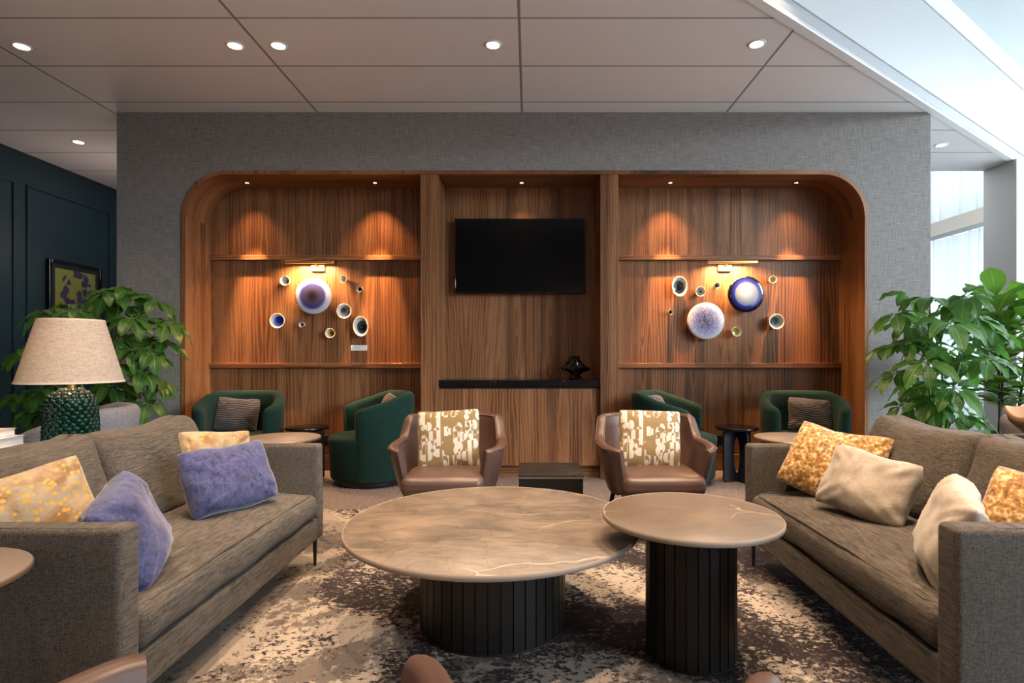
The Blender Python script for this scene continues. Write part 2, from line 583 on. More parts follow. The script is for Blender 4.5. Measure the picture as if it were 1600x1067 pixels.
YELL = m_.fin(m_.mix(spt, base, (.50, .27, .03)), .65, sheen=.4)
m_ = Mt('tan_and_white_geometric_print')
v = m_.obj()
x, y, z = m_.sep(v)
cw, cu = .058, .068
def blocks(ox, oz, cw, cu):
    gx = m_.m_('DIVIDE', m_.m_('ADD', x, 5 + ox), cw); gz = m_.m_('DIVIDE', m_.m_('ADD', z, 5 + oz), cu)
    ix = m_.m_('FLOOR', gx); 
    gz = m_.m_('ADD', gz, m_.m_('MULTIPLY', m_.n('TexWhiteNoise', out=0, Vector=m_.comb(ix, 0, ox)), .9))
    iz = m_.m_('FLOOR', gz)
    fx = m_.m_('SUBTRACT', m_.m_('FRACT', gx), .5); fz = m_.m_('SUBTRACT', m_.m_('FRACT', gz), .5)
    r1 = m_.n('TexWhiteNoise', out=0, Vector=m_.comb(ix, iz, 1.5 + ox)); r2 = m_.n('TexWhiteNoise', out=0, Vector=m_.comb(ix, iz, 9.5 + oz))
    # quarter discs and bars
    cx = m_.m_('SUBTRACT', m_.m_('MULTIPLY', m_.m_('ROUND', r2), 1.0), .5)
    dd = m_.m_('SQRT', m_.m_('ADD', m_.m_('POWER', m_.m_('SUBTRACT', fx, cx), 2), m_.m_('POWER', fz, 2)))
    disc_ = m_.m_('LESS_THAN', dd, .62)
    bar = m_.m_('LESS_THAN', m_.m_('ABSOLUTE', fx), .27)
    pick = m_.m_('GREATER_THAN', r1, .5)
    sh = m_.m_('ADD', m_.m_('MULTIPLY', disc_, pick), m_.m_('MULTIPLY', bar, m_.m_('SUBTRACT', 1, pick)))
    keep = m_.m_('GREATER_THAN', m_.n('TexWhiteNoise', out=0, Vector=m_.comb(ix, iz, 21.5)), .30)
    return m_.m_('MULTIPLY', sh, keep)
s1 = blocks(0, 0, .046, .058); s2 = blocks(.021, .033, .07, .04)
xo = m_.m_('ABSOLUTE', m_.m_('SUBTRACT', s1, m_.m_('MULTIPLY', s2, m_.m_('GREATER_THAN', m_.noise(v, 14, 1), .5))))
m_.bump(m_.noise(v, 200, 2), .3, .002)
GEO = m_.fin(m_.mix(xo, (.19, .125, .05), (.46, .42, .36)), .9, sheen=.15)
m_ = Mt('ribbed_brown_fabric')
v = m_.obj(); x, y, z = m_.sep(v)
wv = m_.m_('SINE', m_.m_('MULTIPLY', m_.m_('ADD', z, m_.m_('MULTIPLY', m_.noise(v, 7, 2), .05)), 380))
m_.bump(wv, .8, .004)
RIB = m_.fin(m_.ramp(wv, [(.2, (.045, .034, .031)), (.9, (.125, .098, .090))]), .9, sheen=.2)

# leaves
def leafmat(name, dark, light, vein, gloss=.32):
    m = Mt(name)
    uv = m.uv(); u, v_, _ = m.sep(uv)
    mid = m.m_('ABSOLUTE', m.m_('SUBTRACT', u, .5))
    veins = m.m_('SINE', m.m_('MULTIPLY', m.m_('SUBTRACT', v_, m.m_('MULTIPLY', mid, .8)), 62))
    nn = m.noise(m.pos(), 5, 2)
    col = m.mix(nn, dark, light)
    col = m.mix(m.m_('MULTIPLY', m.m_('GREATER_THAN', veins, .93), .3), col, vein)
    col = m.mix(m.ramp(mid, [(.015, .8), (.045, 0)]), col, vein)
    m.bump(veins, .25, .003)
    mm = m.fin(col, gloss, spec=.5)
    tr = m.t.nodes.new('ShaderNodeBsdfTranslucent'); m.set(tr, 0, tuple(min(1, q * 2.2) for q in light))
    mx = m.t.nodes.new('ShaderNodeMixShader'); mx.inputs[0].default_value = .28
    m.t.links.new(m.b.outputs[0], mx.inputs[1]); m.t.links.new(tr.outputs[0], mx.inputs[2])
    m.t.links.new(mx.outputs[0], m.out.inputs[0])
    return mm
LEAF = leafmat('glossy_green_leaf', (.022, .085, .014), (.062, .175, .024), (.24, .36, .09))
LEAF2 = leafmat('fiddle_leaf', (.040, .110, .016), (.10, .22, .028), (.40, .50, .14))
STEM = plain('green_stem', (.13, .22, .05), .6)
BARK = plain('brown_stem', (.06, .045, .03), .8)
SOIL = plain('soil', (.03, .02, .015), .95, nb=.5)
POTD = plain('dark_pot', (.03, .03, .032), .5)

W_V = walnut('walnut_vertical_grain')
W_Y = walnut('walnut_along_arch', 'y')
W_H = walnut('walnut_horizontal_grain', 'z')


def emis(name, col, st):
    m = Mt(name); m.set(m.b, 'Base Color', (.8, .8, .8)); m.set(m.b, 'Emission Color', col)
    m.set(m.b, 'Emission Strength', st); return m.m


EMW = emis('lamp_glow', (1, .80, .58), 14)

# ------------------------------------------------------------------ the room
XL, XR = -5.34, 6.5
def diag(Y): return 1.39 * Y - 3.33
HC, HH = 3.23, 4.30

floor = structure(link('floor', bx(XL, XR, -4, 12, -.1, 0), CARPET, smooth=False))
wl = structure(link('wall_left', bx(XL - .15, XL, -4, 12, 0, 4.4), WTEAL, smooth=False))
structure(link('wall_rear', bx(XL, XR, -4.15, -4, 0, 4.4), plain('rear_wall_paint', (.20, .19, .18), .8), smooth=False))
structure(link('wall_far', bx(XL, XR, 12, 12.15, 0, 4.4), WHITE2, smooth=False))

# block wall with its arched recess, open to the floor
NX0, NX1, NZ, NR = -3.055, 2.98, 2.715, .40
YF, YB = 5.0, 5.40
def arch(x0, x1, z1, r, n=16):
    pts = [(x1, 0)]
    for k in range(n + 1):
        a = PI / 2 * k / n
        pts.append((x1 - r + r * math.cos(a), z1 - r + r * math.sin(a)))
    for k in range(n + 1):
        a = PI / 2 + PI / 2 * k / n
        pts.append((x0 + r + r * math.cos(a), z1 - r + r * math.sin(a)))
    pts.append((x0, 0))
    return pts
def arch_wall(x0, x1, z1, y0, y1, mat):
    """closed strips between the arch and the outline, so that no big concave n-gon is needed"""
    bm = BM()
    ar = arch(NX0, NX1, NZ, NR, 16)
    out = []
    for (a, c) in ar:
        if c <= 1e-6: out.append((x1 if a > 0 else x0, 0.0))
        else: out.append(None)
    # outline points: project sideways or upward
    for i, (a, c) in enumerate(ar):
        if out[i] is None:
            t = (c - (NZ - NR)) / NR
            if a > 0: ang = math.atan2(c - (NZ - NR), a - (NX1 - NR))
            else: ang = math.atan2(c - (NZ - NR), (NX0 + NR) - a)
            k = ang / (PI / 2)
            # walk up the side then along the top
            H = z1 - (NZ - NR); W = (x1 - (NX1 - NR)) if a > 0 else ((NX0 + NR) - x0)
            s = k * (H + W)
            if s <= H: pt = ((x1 if a > 0 else x0), NZ - NR + s)
            else: pt = ((x1 - (s - H)) if a > 0 else (x0 + (s - H)), z1)
            out[i] = pt
    for i in range(len(ar) - 1):
        q = [ar[i], out[i], out[i + 1], ar[i + 1]]
        # add the corner if the edge jumps over it
        o0, o1 = out[i], out[i + 1]
        if o0[0] in (x0, x1) and abs(o1[1] - z1) < 1e-6 and o0[1] < z1 - 1e-6 and abs(o1[0] - o0[0]) > 1e-6:
            q = [ar[i], o0, (o0[0], z1), o1, ar[i + 1]]
        elif o1[0] in (x0, x1) and abs(o0[1] - z1) < 1e-6 and o1[1] < z1 - 1e-6 and abs(o1[0] - o0[0]) > 1e-6:
            q = [ar[i], o0, (o1[0], z1), o1, ar[i + 1]]
        f = [bm.verts.new((a, y0, c)) for a, c in q]; b = [bm.verts.new((a, y1, c)) for a, c in q]
        bm.faces.new(f); bm.faces.new(b)
        bm.faces.new((f[0], f[-1], b[-1], b[0])); 
        for k in range(1, len(q) - 2):
            bm.faces.new((f[k], f[k + 1], b[k + 1], b[k]))
    bmesh.ops.remove_doubles(bm, verts=bm.verts, dist=1e-5)
    return bm
structure(link('wall_back', arch_wall(-3.63, 3.53, HC, YF, 5.95, WALL), WALL, smooth=False))
structure(link('wall_back_core', bx(-3.62, 3.52, 5.48, 5.94, 0, HC - .01), WALL, smooth=False))

# low ceiling with its diagonal edge, fascia, slot, upper band, high ceiling
cy0 = (XL + 3.33) / 1.39
pts = [(XL, cy0), (XL, 12), (3.3, 12), (3.3, 6.61), (diag(6.16) + .35, 6.61), (diag(6.16), 6.16)]
structure(link('ceiling', prism(BM(), pts, HC, HC + .02), CEIL, smooth=False))
def dband(d0, d1, z0, z1, name, mat, y1=12.0):
    """vertical slab following the diagonal; d = offset towards the high side"""
    n = Vector((1, -1.39)).normalized()
    A = Vector((XL, cy0)); B = Vector((diag(7.06), 7.06))
    p = [A + n * d0, B + n * d0, B + n * d1, A + n * d1]
    o = link(name, prism(BM(), [tuple(q) for q in p], z0, z1), mat, smooth=False)
    return structure(o)
dband(-.06, .0, HC - .012, HC + .02, 'trim_1', WHITE)
dband(-.10, -.012, HC + .02, HC + .115, 'trim_2', GREYP)
dband(-.10, .0, HC + .115, 4.065, 'wall_fascia', plain('fascia_paint', (.58, .60, .61), .6))
dband(-.10, -.03, 4.065, 4.088, 'trim_3', BLKM)
dband(-.10, .0, 4.088, HH, 'trim_4', WHITE)
pts = [(XL, -4), (XR, -4), (XR, 12), (3.3, 12), (3.3, 7.2), (diag(7.06), 7.06), (XL, cy0)]
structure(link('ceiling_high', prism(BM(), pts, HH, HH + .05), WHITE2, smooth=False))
# column
structure(link('wall_column', bx(5.28, 5.95, 6.16, 6.61, 0, HC), COLP, smooth=False, bevel=.004))

# window wall on the right
for k, (y0, y1) in enumerate([(-4, -3.8), (.1, .25), (4.0, 4.15), (7.0, 7.12), (11.8, 12)]):
    structure(link('wall_pier_%d' % k, bx(XR, XR + .12, y0, y1, 0, 4.35), WHITE, smooth=False))
structure(link('wall_sill', bx(XR, XR + .12, -4, 12, 0, .06), WHITE, smooth=False))
m_ = Mt('window_glass')
tr = m_.t.nodes.new('ShaderNodeBsdfTransparent'); gl = m_.t.nodes.new('ShaderNodeBsdfGlossy')
tr.inputs[0].default_value = (.95, .98, 1, 1); gl.inputs['Roughness'].default_value = .02
mx = m_.t.nodes.new('ShaderNodeMixShader'); mx.inputs[0].default_value = .06
m_.t.links.new(tr.outputs[0], mx.inputs[1]); m_.t.links.new(gl.outputs[0], mx.inputs[2]); m_.t.links.new(mx.outputs[0], m_.out.inputs[0])
GLASS = m_.m
for k, (y0, y1) in enumerate([(-3.8, .1), (.25, 4.0), (4.15, 7.0), (7.12, 11.8)]):
    structure(link('window_%d' % (k + 1), bx(XR + .05, XR + .06, y0, y1, .06, 4.3), GLASS, smooth=False))
structure(link('trim_5', bx(XR - .22, XR, 6.9, 12, 2.93, 3.14), plain('cream_beam', (.72, .64, .56), .6), smooth=False))
m_ = Mt('sheer_white_voile')
df = m_.t.nodes.new('ShaderNodeBsdfDiffuse'); df.inputs[0].default_value = (.72, .75, .76, 1)
tl = m_.t.nodes.new('ShaderNodeBsdfTranslucent'); tl.inputs[0].default_value = (.66, .70, .72, 1)
tp = m_.t.nodes.new('ShaderNodeBsdfTransparent')
a1 = m_.t.nodes.new('ShaderNodeMixShader'); a1.inputs[0].default_value = .55
a2 = m_.t.nodes.new('ShaderNodeMixShader'); a2.inputs[0].default_value = .22
m_.t.links.new(df.outputs[0], a1.inputs[1]); m_.t.links.new(tl.outputs[0], a1.inputs[2])
m_.t.links.new(a1.outputs[0], a2.inputs[1]); m_.t.links.new(tp.outputs[0], a2.inputs[2]); m_.t.links.new(a2.outputs[0], m_.out.inputs[0])
SHEER = m_.m
def curtain(name, x, z0, z1, label):
    bm = BM(); cols = []
    n = 260
    for i in range(n + 1):
        Y = 6.95 + 4.9 * i / n
        xx = x + .035 * math.sin(Y * 34 + 1.2 * math.sin(Y * 3.1)) + .012 * math.sin(Y * 71)
        cols.append([bm.verts.new((xx * 1 + (0.01 * math.sin(Y * 17 + z * 2)), Y, z)) for z in (z0, (z0 + z1) / 2, z1)])
    for A, B in zip(cols, cols[1:]):
        for k in range(2): bm.faces.new((A[k], B[k], B[k + 1], A[k + 1]))
    o = link(name, bm, SHEER)
    s = o.modifiers.new('s', 'SOLIDIFY'); s.thickness = .001
    return o
t = thing('sheer_curtain', 'lower white sheer curtain under the cream beam beside the grey wall', 'curtain', (0, 0, 0))
curtain('curtain_fabric', XR - .20, .03, 2.86, '').parent = t
link('curtain_rail', bx(XR - .215, XR - .185, 6.9, 12, 2.87, 2.93), plain('grey_rail', (.35, .38, .40), .4, .5), t, smooth=False)
t = thing('sheer_curtain', 'upper white sheer curtain above the cream beam, beside the column', 'curtain', (0, 0, 0))
curtain('curtain_fabric', XR - .10, 3.15, 4.29, '').parent = t

# teal wall mouldings
def frame_rect(y0, y1, z0, z1, w=.022, d=.018):
    bm = BM()
    box(bm, XL, XL + d, y0, y0 + w, z0, z1); box(bm, XL, XL + d, y1 - w, y1, z0, z1)
    box(bm, XL, XL + d, y0 + w, y1 - w, z0, z0 + w); box(bm, XL, XL + d, y0 + w, y1 - w, z1 - w, z1)
    return bm
for k, (y0, y1) in enumerate([(1.9, 3.1), (3.3, 4.5), (4.7, 5.89), (6.03, 7.23), (7.4, 8.6)]):
    structure(link('trim_%d' % (6 + k), frame_rect(y0, y1, .25, 2.90), WTEAL, smooth=False, bevel=.004))

# far light panel seen past the left end of the block
t = thing('ceiling_light_panel', 'white square ceiling light panel beyond the left wall end', 'ceiling light', (-4.35, 7.05, HC))
link('diffuser', bx(-.42, .42, -.25, .25, -.012, -.004), emis('panel_light', (.8, .9, 1), 1.2), t, smooth=False)
link('frame', bx(-.44, .44, -.27, .27, -.008, 0), WHITE, t, smooth=False)

# ------------------------------------------------------------------ walnut alcove
alc = thing('walnut_alcove', 'long walnut-veneered alcove with rounded top corners set in the grey wall', 'alcove', (0, YF, 0))
def A(name, bm, mat, **k):
    k.setdefault('smooth', False)
    o = link(name, bm, mat, alc, **k); o.location = (0, -YF, 0); return o
TH = .035   # lining thickness
# back panels
PL0, PL1, PR0, PR1 = -.957, -.80, .625, .783
A('back_panel', bx(NX0 + .01, PL0 + .02, YB, YB + .02, 0, NZ - .01), W_V)
A('back_panel', bx(PL0 + .021, PR1 - .021, YB, YB + .02, 0, NZ - .01), W_V)
A('back_panel', bx(PR1 - .02, NX1 - .01, YB, YB + .02, 0, NZ - .01), W_V)
# lining: straight sides, curved corners, soffit
zc = NZ - NR
for s, xo in ((1, NX0), (-1, NX1)):
    A('side_panel', bx(min(xo, xo + s * TH), max(xo, xo + s * TH), YF - .012, YB, 0, zc - .002), W_V)
    bm = BM(); n = 20; ri, ro = NR - TH, NR
    cx = xo + s * NR
    P = []
    for k in range(n + 1):
        a = PI / 2 * k / n
        P.append((cx - s * ro * math.cos(a), zc + ro * math.sin(a)))
    for k in range(n, -1, -1):
        a = PI / 2 * k / n
        P.append((cx - s * ri * math.cos(a), zc + ri * math.sin(a)))
    # strips
    for k in range(n):
        q = [P[k], P[k + 1], P[2 * n + 1 - (k + 1)], P[2 * n + 1 - k]]
        f = [bm.verts.new((a, YF - .012, c)) for a, c in q]; b = [bm.verts.new((a, YB, c)) for a, c in q]
        bm.faces.new(f); bm.faces.new(b); bm.faces.new((f[0], f[1], b[1], b[0])); bm.faces.new((f[2], f[3], b[3], b[2]))
    bmesh.ops.remove_doubles(bm, verts=bm.verts, dist=1e-5)
    A('curved_corner', bm, W_Y, smooth=True, angle=50)
A('soffit', bx(NX0 + NR, NX1 - NR, YF - .012, YB, NZ - TH, NZ), W_Y)
# pillars
for x0, x1 in ((PL0, PL1), (PR0, PR1)):
    A('pillar', bx(x0, x1, YF - .004, YB, 0, NZ - TH), W_V, bevel=.0015)
# rails and baseboards
for x0, x1 in ((NX0 + TH, PL0), (PR1, NX1 - TH)):
    A('rail', bx(x0, x1, YB - .04, YB, 1.992, 2.036), W_H, bevel=.002)
    A('rail', bx(x0, x1, YB - .04, YB, .972, 1.018), W_H, bevel=.002)
    A('baseboard', bx(x0, x1, YB - .018, YB, 0, .15), W_H, bevel=.002)

# low cabinet and worktop in the middle bay
cab = thing('low_cabinet', 'low walnut cabinet with two flush doors under the black marble worktop', 'cabinet', (-.0875, YF + .03, 0))
def Cb(name, b, mat, par=cab, **k):
    x0, x1, y0, y1, z0, z1 = b
    return link(name, bx(x0 + .0875, x1 + .0875, y0 - YF - .03, y1 - YF - .03, z0, z1), mat, par, smooth=False, **k)
Cb('carcass', (PL1 + .002, PR0 - .002, 5.055, YB - .002, .10, .80), W_V)
Cb('door', (PL1 + .003, -.0895, YF + .03, 5.055, .115, .795), W_V, bevel=.001)
Cb('door', (-.0865, PR0 - .003, YF + .03, 5.055, .115, .795), W_V, bevel=.001)
Cb('plinth', (PL1 + .002, PR0 - .002, 5.08, 5.10, 0, .10), W_H)
Cb('top_rail', (PL1 + .002, PR0 - .002, YF + .035, 5.055, .797, .815), BLKW)
tag(link('marble_worktop', bx(PL1 + .001, PR0 - .001, YF + .01, YB, .816, .872), BMARB, smooth=False, bevel=.002),
    'black marble worktop with thin white veins on the low walnut cabinet', 'worktop')
# the worktop is parted from what it carries; skirting sockets
for xx, lb in ((508, 'black double wall socket low on the walnut panel beside the left bay tables'), (1120, 'black double wall socket low on the walnut panel beside the right bay tables')):
    p = px(xx, 687, YB - .01)
    t = thing('wall_socket', lb, 'socket', (p.x, YB, p.z), 0)
    link('plate', rbox(BM(), -.055, .055, -.012, 0, -.045, .045, .004, 2), BLKM, t)
    for s in (-1, 1):
        link('socket_insert', lathe(BM(), [(0, .001), (.016, .001), (.018, .004), (.021, .004), (.021, 0)], 24, Matrix.Translation((s * .026, -.012, 0)) @ Matrix.Rotation(PI / 2, 4, 'X')), BLACKGL, t)

# alcove spotlights
PXL = [(-2.60, 'alcove spotlight nearest the left curved corner'), (-1.42, 'alcove spotlight over the right half of the left bay'), (-.07, 'alcove spotlight above the television'),
       (1.30, 'alcove spotlight over the left half of the right bay'), (2.46, 'alcove spotlight nearest the right curved corner')]
for k, (x, lb) in enumerate(PXL):
    t = thing('alcove_spotlight', 'small round recessed ' + lb, 'ceiling light', (x, 5.235, NZ - TH), 0, 'recessed spotlights in the walnut soffit')
    link('trim_ring', lathe(BM(), [(.015, -.001), (.018, -.004), (.028, -.003), (.030, 0)], 32), BLKM, t)
    link('bulb', lathe(BM(), [(0, -.002), (.014, -.002), (.015, -.001)], 24), EMW, t)
    wide, narrow = {0: (17, 340), 1: (38, 340), 2: (10, 10), 3: (38, 340), 4: (17, 340)}[k]
    spot('spotlight_beam', (x, 5.20, NZ - TH - .01), wide, 84, 1.0, AMBER, (x, 5.30, 1.2), .012)
    spot('spotlight_beam', (x, 5.19, NZ - TH - .01), narrow, 30, .9, AMBER, (x, 5.40, .80), .012)

# ceiling downlights
DL = [(-3.51, 3.93, 'leftmost recessed ceiling downlight in the front row'), (-2.03, 3.92, 'recessed ceiling downlight just left of the ceiling joint, front row'),
      (-1.73, 3.92, 'recessed ceiling downlight just right of the ceiling joint, front row'), (-.25, 3.91, 'recessed ceiling downlight above the television, front row'),
      (1.56, 3.90, 'rightmost recessed ceiling downlight in the front row'), (-4.52, 5.70, 'recessed ceiling downlight near the dark teal wall'),
      (4.19, 5.78, 'recessed ceiling downlight past the right end of the grey wall')]
for k, (x, y, lb) in enumerate(DL):
    t = thing('ceiling_downlight', lb, 'ceiling light', (x, y, HC), 0, 'recessed ceiling downlights')
    link('trim_ring', lathe(BM(), [(.043, .0), (.045, -.006), (.055, -.006), (.060, -.003), (.062, 0)], 40), WHITE, t)
    link('bulb', lathe(BM(), [(0, -.003), (.036, -.003), (.044, -.001)], 32), EMW, t)
    spot('downlight_beam', (x, y, HC - .02), 26 if y < 5 else 14, 95, .8, WARM, (x, y, 0), .04)

# ------------------------------------------------------------------ television, vase
t = thing('television', 'large black flat-screen television on the walnut panel of the middle bay', 'television', (-.087, YB, 2.022))
link('body', bx(-.575, .575, -.055, -.0, -.32, .32), BLKM, t, bevel=.004)
link('bezel', rbox(BM(), -.612, .612, -.072, -.045, -.352, .352, .006, 2), BLACKGL, t)
link('screen', bx(-.603, .603, -.0735, -.071, -.338, .343), SCREEN, t, smooth=False)

bm = BM()
def lobes(a, z): return 1 + .22 * math.sin(3 * a + z * 30) * min(1, z / .05) + .14 * math.sin(7 * a - z * 45)
lathe(bm, [(0, 0), (.045, 0), (.052, .012), (.038, .035), (.055, .06), (.100, .085), (.112, .105), (.085, .125), (.062, .150), (.048, .172), (.036, .190), (.040, .212), (.034, .214), (.028, .19), (0, .16)], 64, mod=lobes)
for v in bm.verts:
    d = fbm(v.co, 26, 3) * .012
    v.co += Vector((v.co.x, v.co.y, 0)).normalized() * d if v.co.xy.length > .001 else Vector()
p = px(899, 592, 5.2)
v_ = link('black_vase', bm, BLACKGL, smooth=True, angle=18); v_.location = (p.x, 5.22, .872)
tag(v_, 'small glossy black lumpy vase on the right end of the marble worktop', 'vase')

# ------------------------------------------------------------------ picture lights
for cxp, mxp, w_, lb in ((483.5, 496, .455, 'brass bar picture light above the ceramics of the left bay'), (1144.5, 1133, .465, 'brass bar picture light above the ceramics of the right bay')):
    p = px(cxp, 409, 5.30); q = px(mxp, 416, 5.37)
    t = thing('picture_light', lb, 'picture light', (p.x, YB, p.z), 0, 'brass picture lights')
    link('light_bar', rbox(BM(), -w_ / 2, w_ / 2, -.115, -.085, -.013, .012, .004, 2), BRASS, t)
    dx = q.x - p.x
    link('wall_mount', rbox(BM(), dx - .065, dx + .065, -.03, 0, -.075, -.012, .003, 2), BRASS, t)
    link('arm', tube(BM(), [(dx, -.03, -.035), (dx, -.07, -.02), (dx, -.10, -.002)], .008), BRASS, t)
    l = bpy.data.lights.new('picture_light_strip', 'AREA'); l.shape = 'RECTANGLE'; l.size = .34; l.size_y = .03; l.energy = 13; l.color = (1, .60, .27); l.spread = math.radians(165)
    o = bpy.data.objects.new('picture_light_strip', l); COL.objects.link(o); o.location = (p.x, YB - .118, p.z - .018); o.rotation_euler = (math.radians(8), 0, 0)

# ------------------------------------------------------------------ wall ceramics
def radial(name, stops, R, nz=0, nsc=60, rough=.2, off=(0, 0)):
    m = Mt(name)
    x, y, z = m.sep(m.obj())
    r = m.m_('DIVIDE', m.m_('SQRT', m.m_('ADD', m.m_('POWER', m.m_('SUBTRACT', x, off[0]), 2), m.m_('POWER', m.m_('SUBTRACT', z, off[1]), 2))), R)
    if nz:
        n1 = m.noise(m.obj(), nsc, 4, .7)
        r = m.m_('ADD', r, m.m_('MULTIPLY', m.m_('SUBTRACT', n1, .5), nz))
    cc = m.ramp(r, stops)
    if nz > .4 and R > .1:
        cell = m.n('TexVoronoi', out=1, Vector=m.obj(), Scale=nsc * 1.6)
        wn = m.sep(cell)[0]
        rr = m.ramp(r, [(.15, .75), (.75, .55), (.95, .12)])
        cc = m.mix(m.m_('MULTIPLY', m.m_('GREATER_THAN', wn, .6), rr), cc, (.015, .012, .04))
        cc = m.mix(m.m_('MULTIPLY', m.m_('LESS_THAN', wn, .18), m.m_('MULTIPLY', rr, .8)), cc, (.50, .46, .52))
    return m.fin(cc, rough, spec=.5)

def big_plate(xp, yp, rp, mat, depth, lb, rim):
    p = px(xp, yp, YB - depth)
    R = rp * (YB - depth) / F
    t = thing('ceramic_plate', lb, 'wall ceramic', (p.x, YB, p.z), 0, 'ceramic plates hung in the alcove')
    prof = [(0, 0), (R * .25, 0), (R * .28, depth * .35), (R * .8, depth * .55), (R, depth * .86), (R * .995, depth * .96), (R * .97, depth)] + \
           [(R * .97 * math.cos(a), depth + R * .10 * math.sin(a)) for a in [PI / 2 * k / 10 for k in range(1, 11)]]
    link('plate_body', lathe(BM(), prof, 72, Matrix.Rotation(PI / 2, 4, 'X')), mat, t, angle=60)
big_plate(489, 462, 28.2, radial('white_blue_glaze', [(.10, (.003, .002, .006)), (.30, (.025, .018, .05)), (.52, (.05, .04, .11)), (.60, (.022, .025, .17)), (.70, (.06, .07, .32)), (.78, (.42, .45, .55)), (1, (.52, .55, .60))], .168, .40, 150, .35),
          .07, 'large white ceramic plate with a dark violet crackled centre, left bay', WHITE)
big_plate(1166, 459, 28.4, radial('navy_white_glaze', [(.2, (.62, .62, .61)), (.52, (.36, .34, .33)), (.60, (.30, .27, .36)), (.68, (.03, .035, .30)), (.80, (.012, .015, .10)), (.9, (.003, .003, .010))], .170, .12, 120, .08),
          .09, 'large glossy navy blue plate with a white centre, right bay', WHITE)
big_plate(1103, 501, 29, radial('speckled_violet_glaze', [(.1, (.06, .055, .12)), (.35, (.14, .13, .26)), (.6, (.28, .27, .46)), (.78, (.46, .44, .54)), (1, (.58, .55, .57))], .172, .50, 130, .35),
          .07, 'large pale plate speckled violet towards its centre, lower left of the navy one', WHITE)

CERW = plain('cream_glazed_ceramic', (.66, .62, .56), .25)
CERG = plain('grey_glazed_ceramic', (.38, .36, .37), .25)
def glz(name, a, b, c): return radial(name, [(.1, a), (.5, b), (.95, c)], 1, 0)
def wall_bowl(xp, yp, rp, col1, col2, lb, ry=None, body=None, depth=.07, off=(.15, .1), fill=.62, deep=True, tilt=0):
    p = px(xp, yp, YB - depth); k = (YB - depth) / F
    R = rp * k; RY = (ry or rp) * k
    t = thing('wall_bowl', lb, 'wall ceramic', (p.x, YB, p.z), 0, 'small ceramic bowls hung in the alcove')
    M = Matrix.Rotation(tilt, 4, 'Y') @ Matrix.Scale(RY / R, 4, (0, 0, 1)) @ Matrix.Rotation(PI / 2, 4, 'X')
    prof = [(0, 0), (R * .40, 0), (R * .45, depth * .15), (R * .82, depth * .55), (R, depth), (R * .96, depth + .002), (R * .87, depth * .96), (R * .70, depth * .55), (R * .45, depth * .25), (0, depth * .20)]
    link('bowl_body', lathe(BM(), prof, 40, M), body or CERW, t, angle=60)
    g = radial('glaze_pool', [(0, col1), (.55, col1), (.8, col2), (1, col2)], R * fill, .5, 90, .08, (R * off[0], R * off[1] * -1))
    Rg = R * fill
    zz = depth * .42
    M2 = Matrix.Translation((R * off[0] * .5, 0, -R * off[1] * .5)) @ M
    link('glaze', lathe(BM(), [(0, zz), (Rg * .5, zz + .002), (Rg, zz + depth * .12), (Rg * .98, zz - .004), (0, zz - .006)], 36, M2), g, t, angle=60)
DK = (.008, .010, .012)
wall_bowl(445, 438, 7.8, (.10, .095, .07), (.52, .50, .42), 'small cream bowl at the upper left of the violet-centred plate', off=(.35, 0))
wall_bowl(536, 435.5, 5.8, (.62, .36, .03), (.74, .58, .22), 'tiny white bowl with yellow inside, right of the left picture light', off=(-.1, 0))
wall_bowl(561.5, 451, 4.8, DK, (.05, .04, .08), 'tiny dark bowl at the far upper right of the left bay ceramics', body=CERG, fill=.8, off=(-.2, 0))
wall_bowl(537.5, 485.5, 11.7, (.03, .05, .07), (.25, .26, .22), 'cream bowl with a dark blue-grey pool, right of the violet-centred plate', off=(-.2, -.15), fill=.55)
wall_bowl(563.5, 509.5, 12, DK, (.03, .06, .05), 'tall oval white bowl with a black iridescent pool above the label', ry=16, off=(.1, .15), body=CERW, fill=.62, tilt=-.12)
wall_bowl(433, 500.5, 11.8, (.012, .02, .30), (.13, .14, .52), 'white bowl glazed bright cobalt blue, leftmost of the left bay', off=(.1, -.15), fill=.8)
wall_bowl(471, 506.5, 4.3, DK, (.05, .06, .04), 'tiniest white bowl with a dark centre, below the violet-centred plate', fill=.55, off=(0, 0))
wall_bowl(515.5, 520, 7.8, (.12, .09, .01), (.48, .36, .03), 'small white bowl with mustard yellow inside, lowest of the left bay bowls', fill=.75, off=(.2, 0))
wall_bowl(1062, 447, 12, DK, (.05, .05, .07), 'tall oval grey-white bowl with a black pool, leftmost of the right bay', ry=16, body=CERW, tilt=-.05, fill=.62, off=(-.05, .1))
wall_bowl(1094.5, 455, 7.8, (.10, .09, .03), (.50, .48, .40), 'small cream bowl with a dark speck, between oval bowl and navy plate', fill=.45, off=(.1, 0))
wall_bowl(1120.5, 445.5, 4.6, (.04, .03, .05), (.20, .15, .15), 'tiny grey bowl directly under the right picture light', fill=.8, body=CERG)
wall_bowl(1208, 436, 6, (.62, .40, .03), (.60, .50, .18), 'tiny white bowl with yellow inside, right of the navy plate', fill=.7)
wall_bowl(1048.5, 487, 4.1, DK, (.05, .06, .04), 'tiniest white bowl with a dark centre, left of the pale speckled plate', fill=.55, off=(0, 0))
wall_bowl(1151, 517.5, 7.8, (.50, .38, .01), (.62, .50, .05), 'small white bowl with bright yellow inside, below the navy plate', fill=.65)
wall_bowl(1213.5, 502, 12, (.03, .045, .05), (.34, .34, .26), 'cream bowl with a dark brushed grey-green inside, lowest right of the right bay', fill=.82, off=(-.15, -.1))

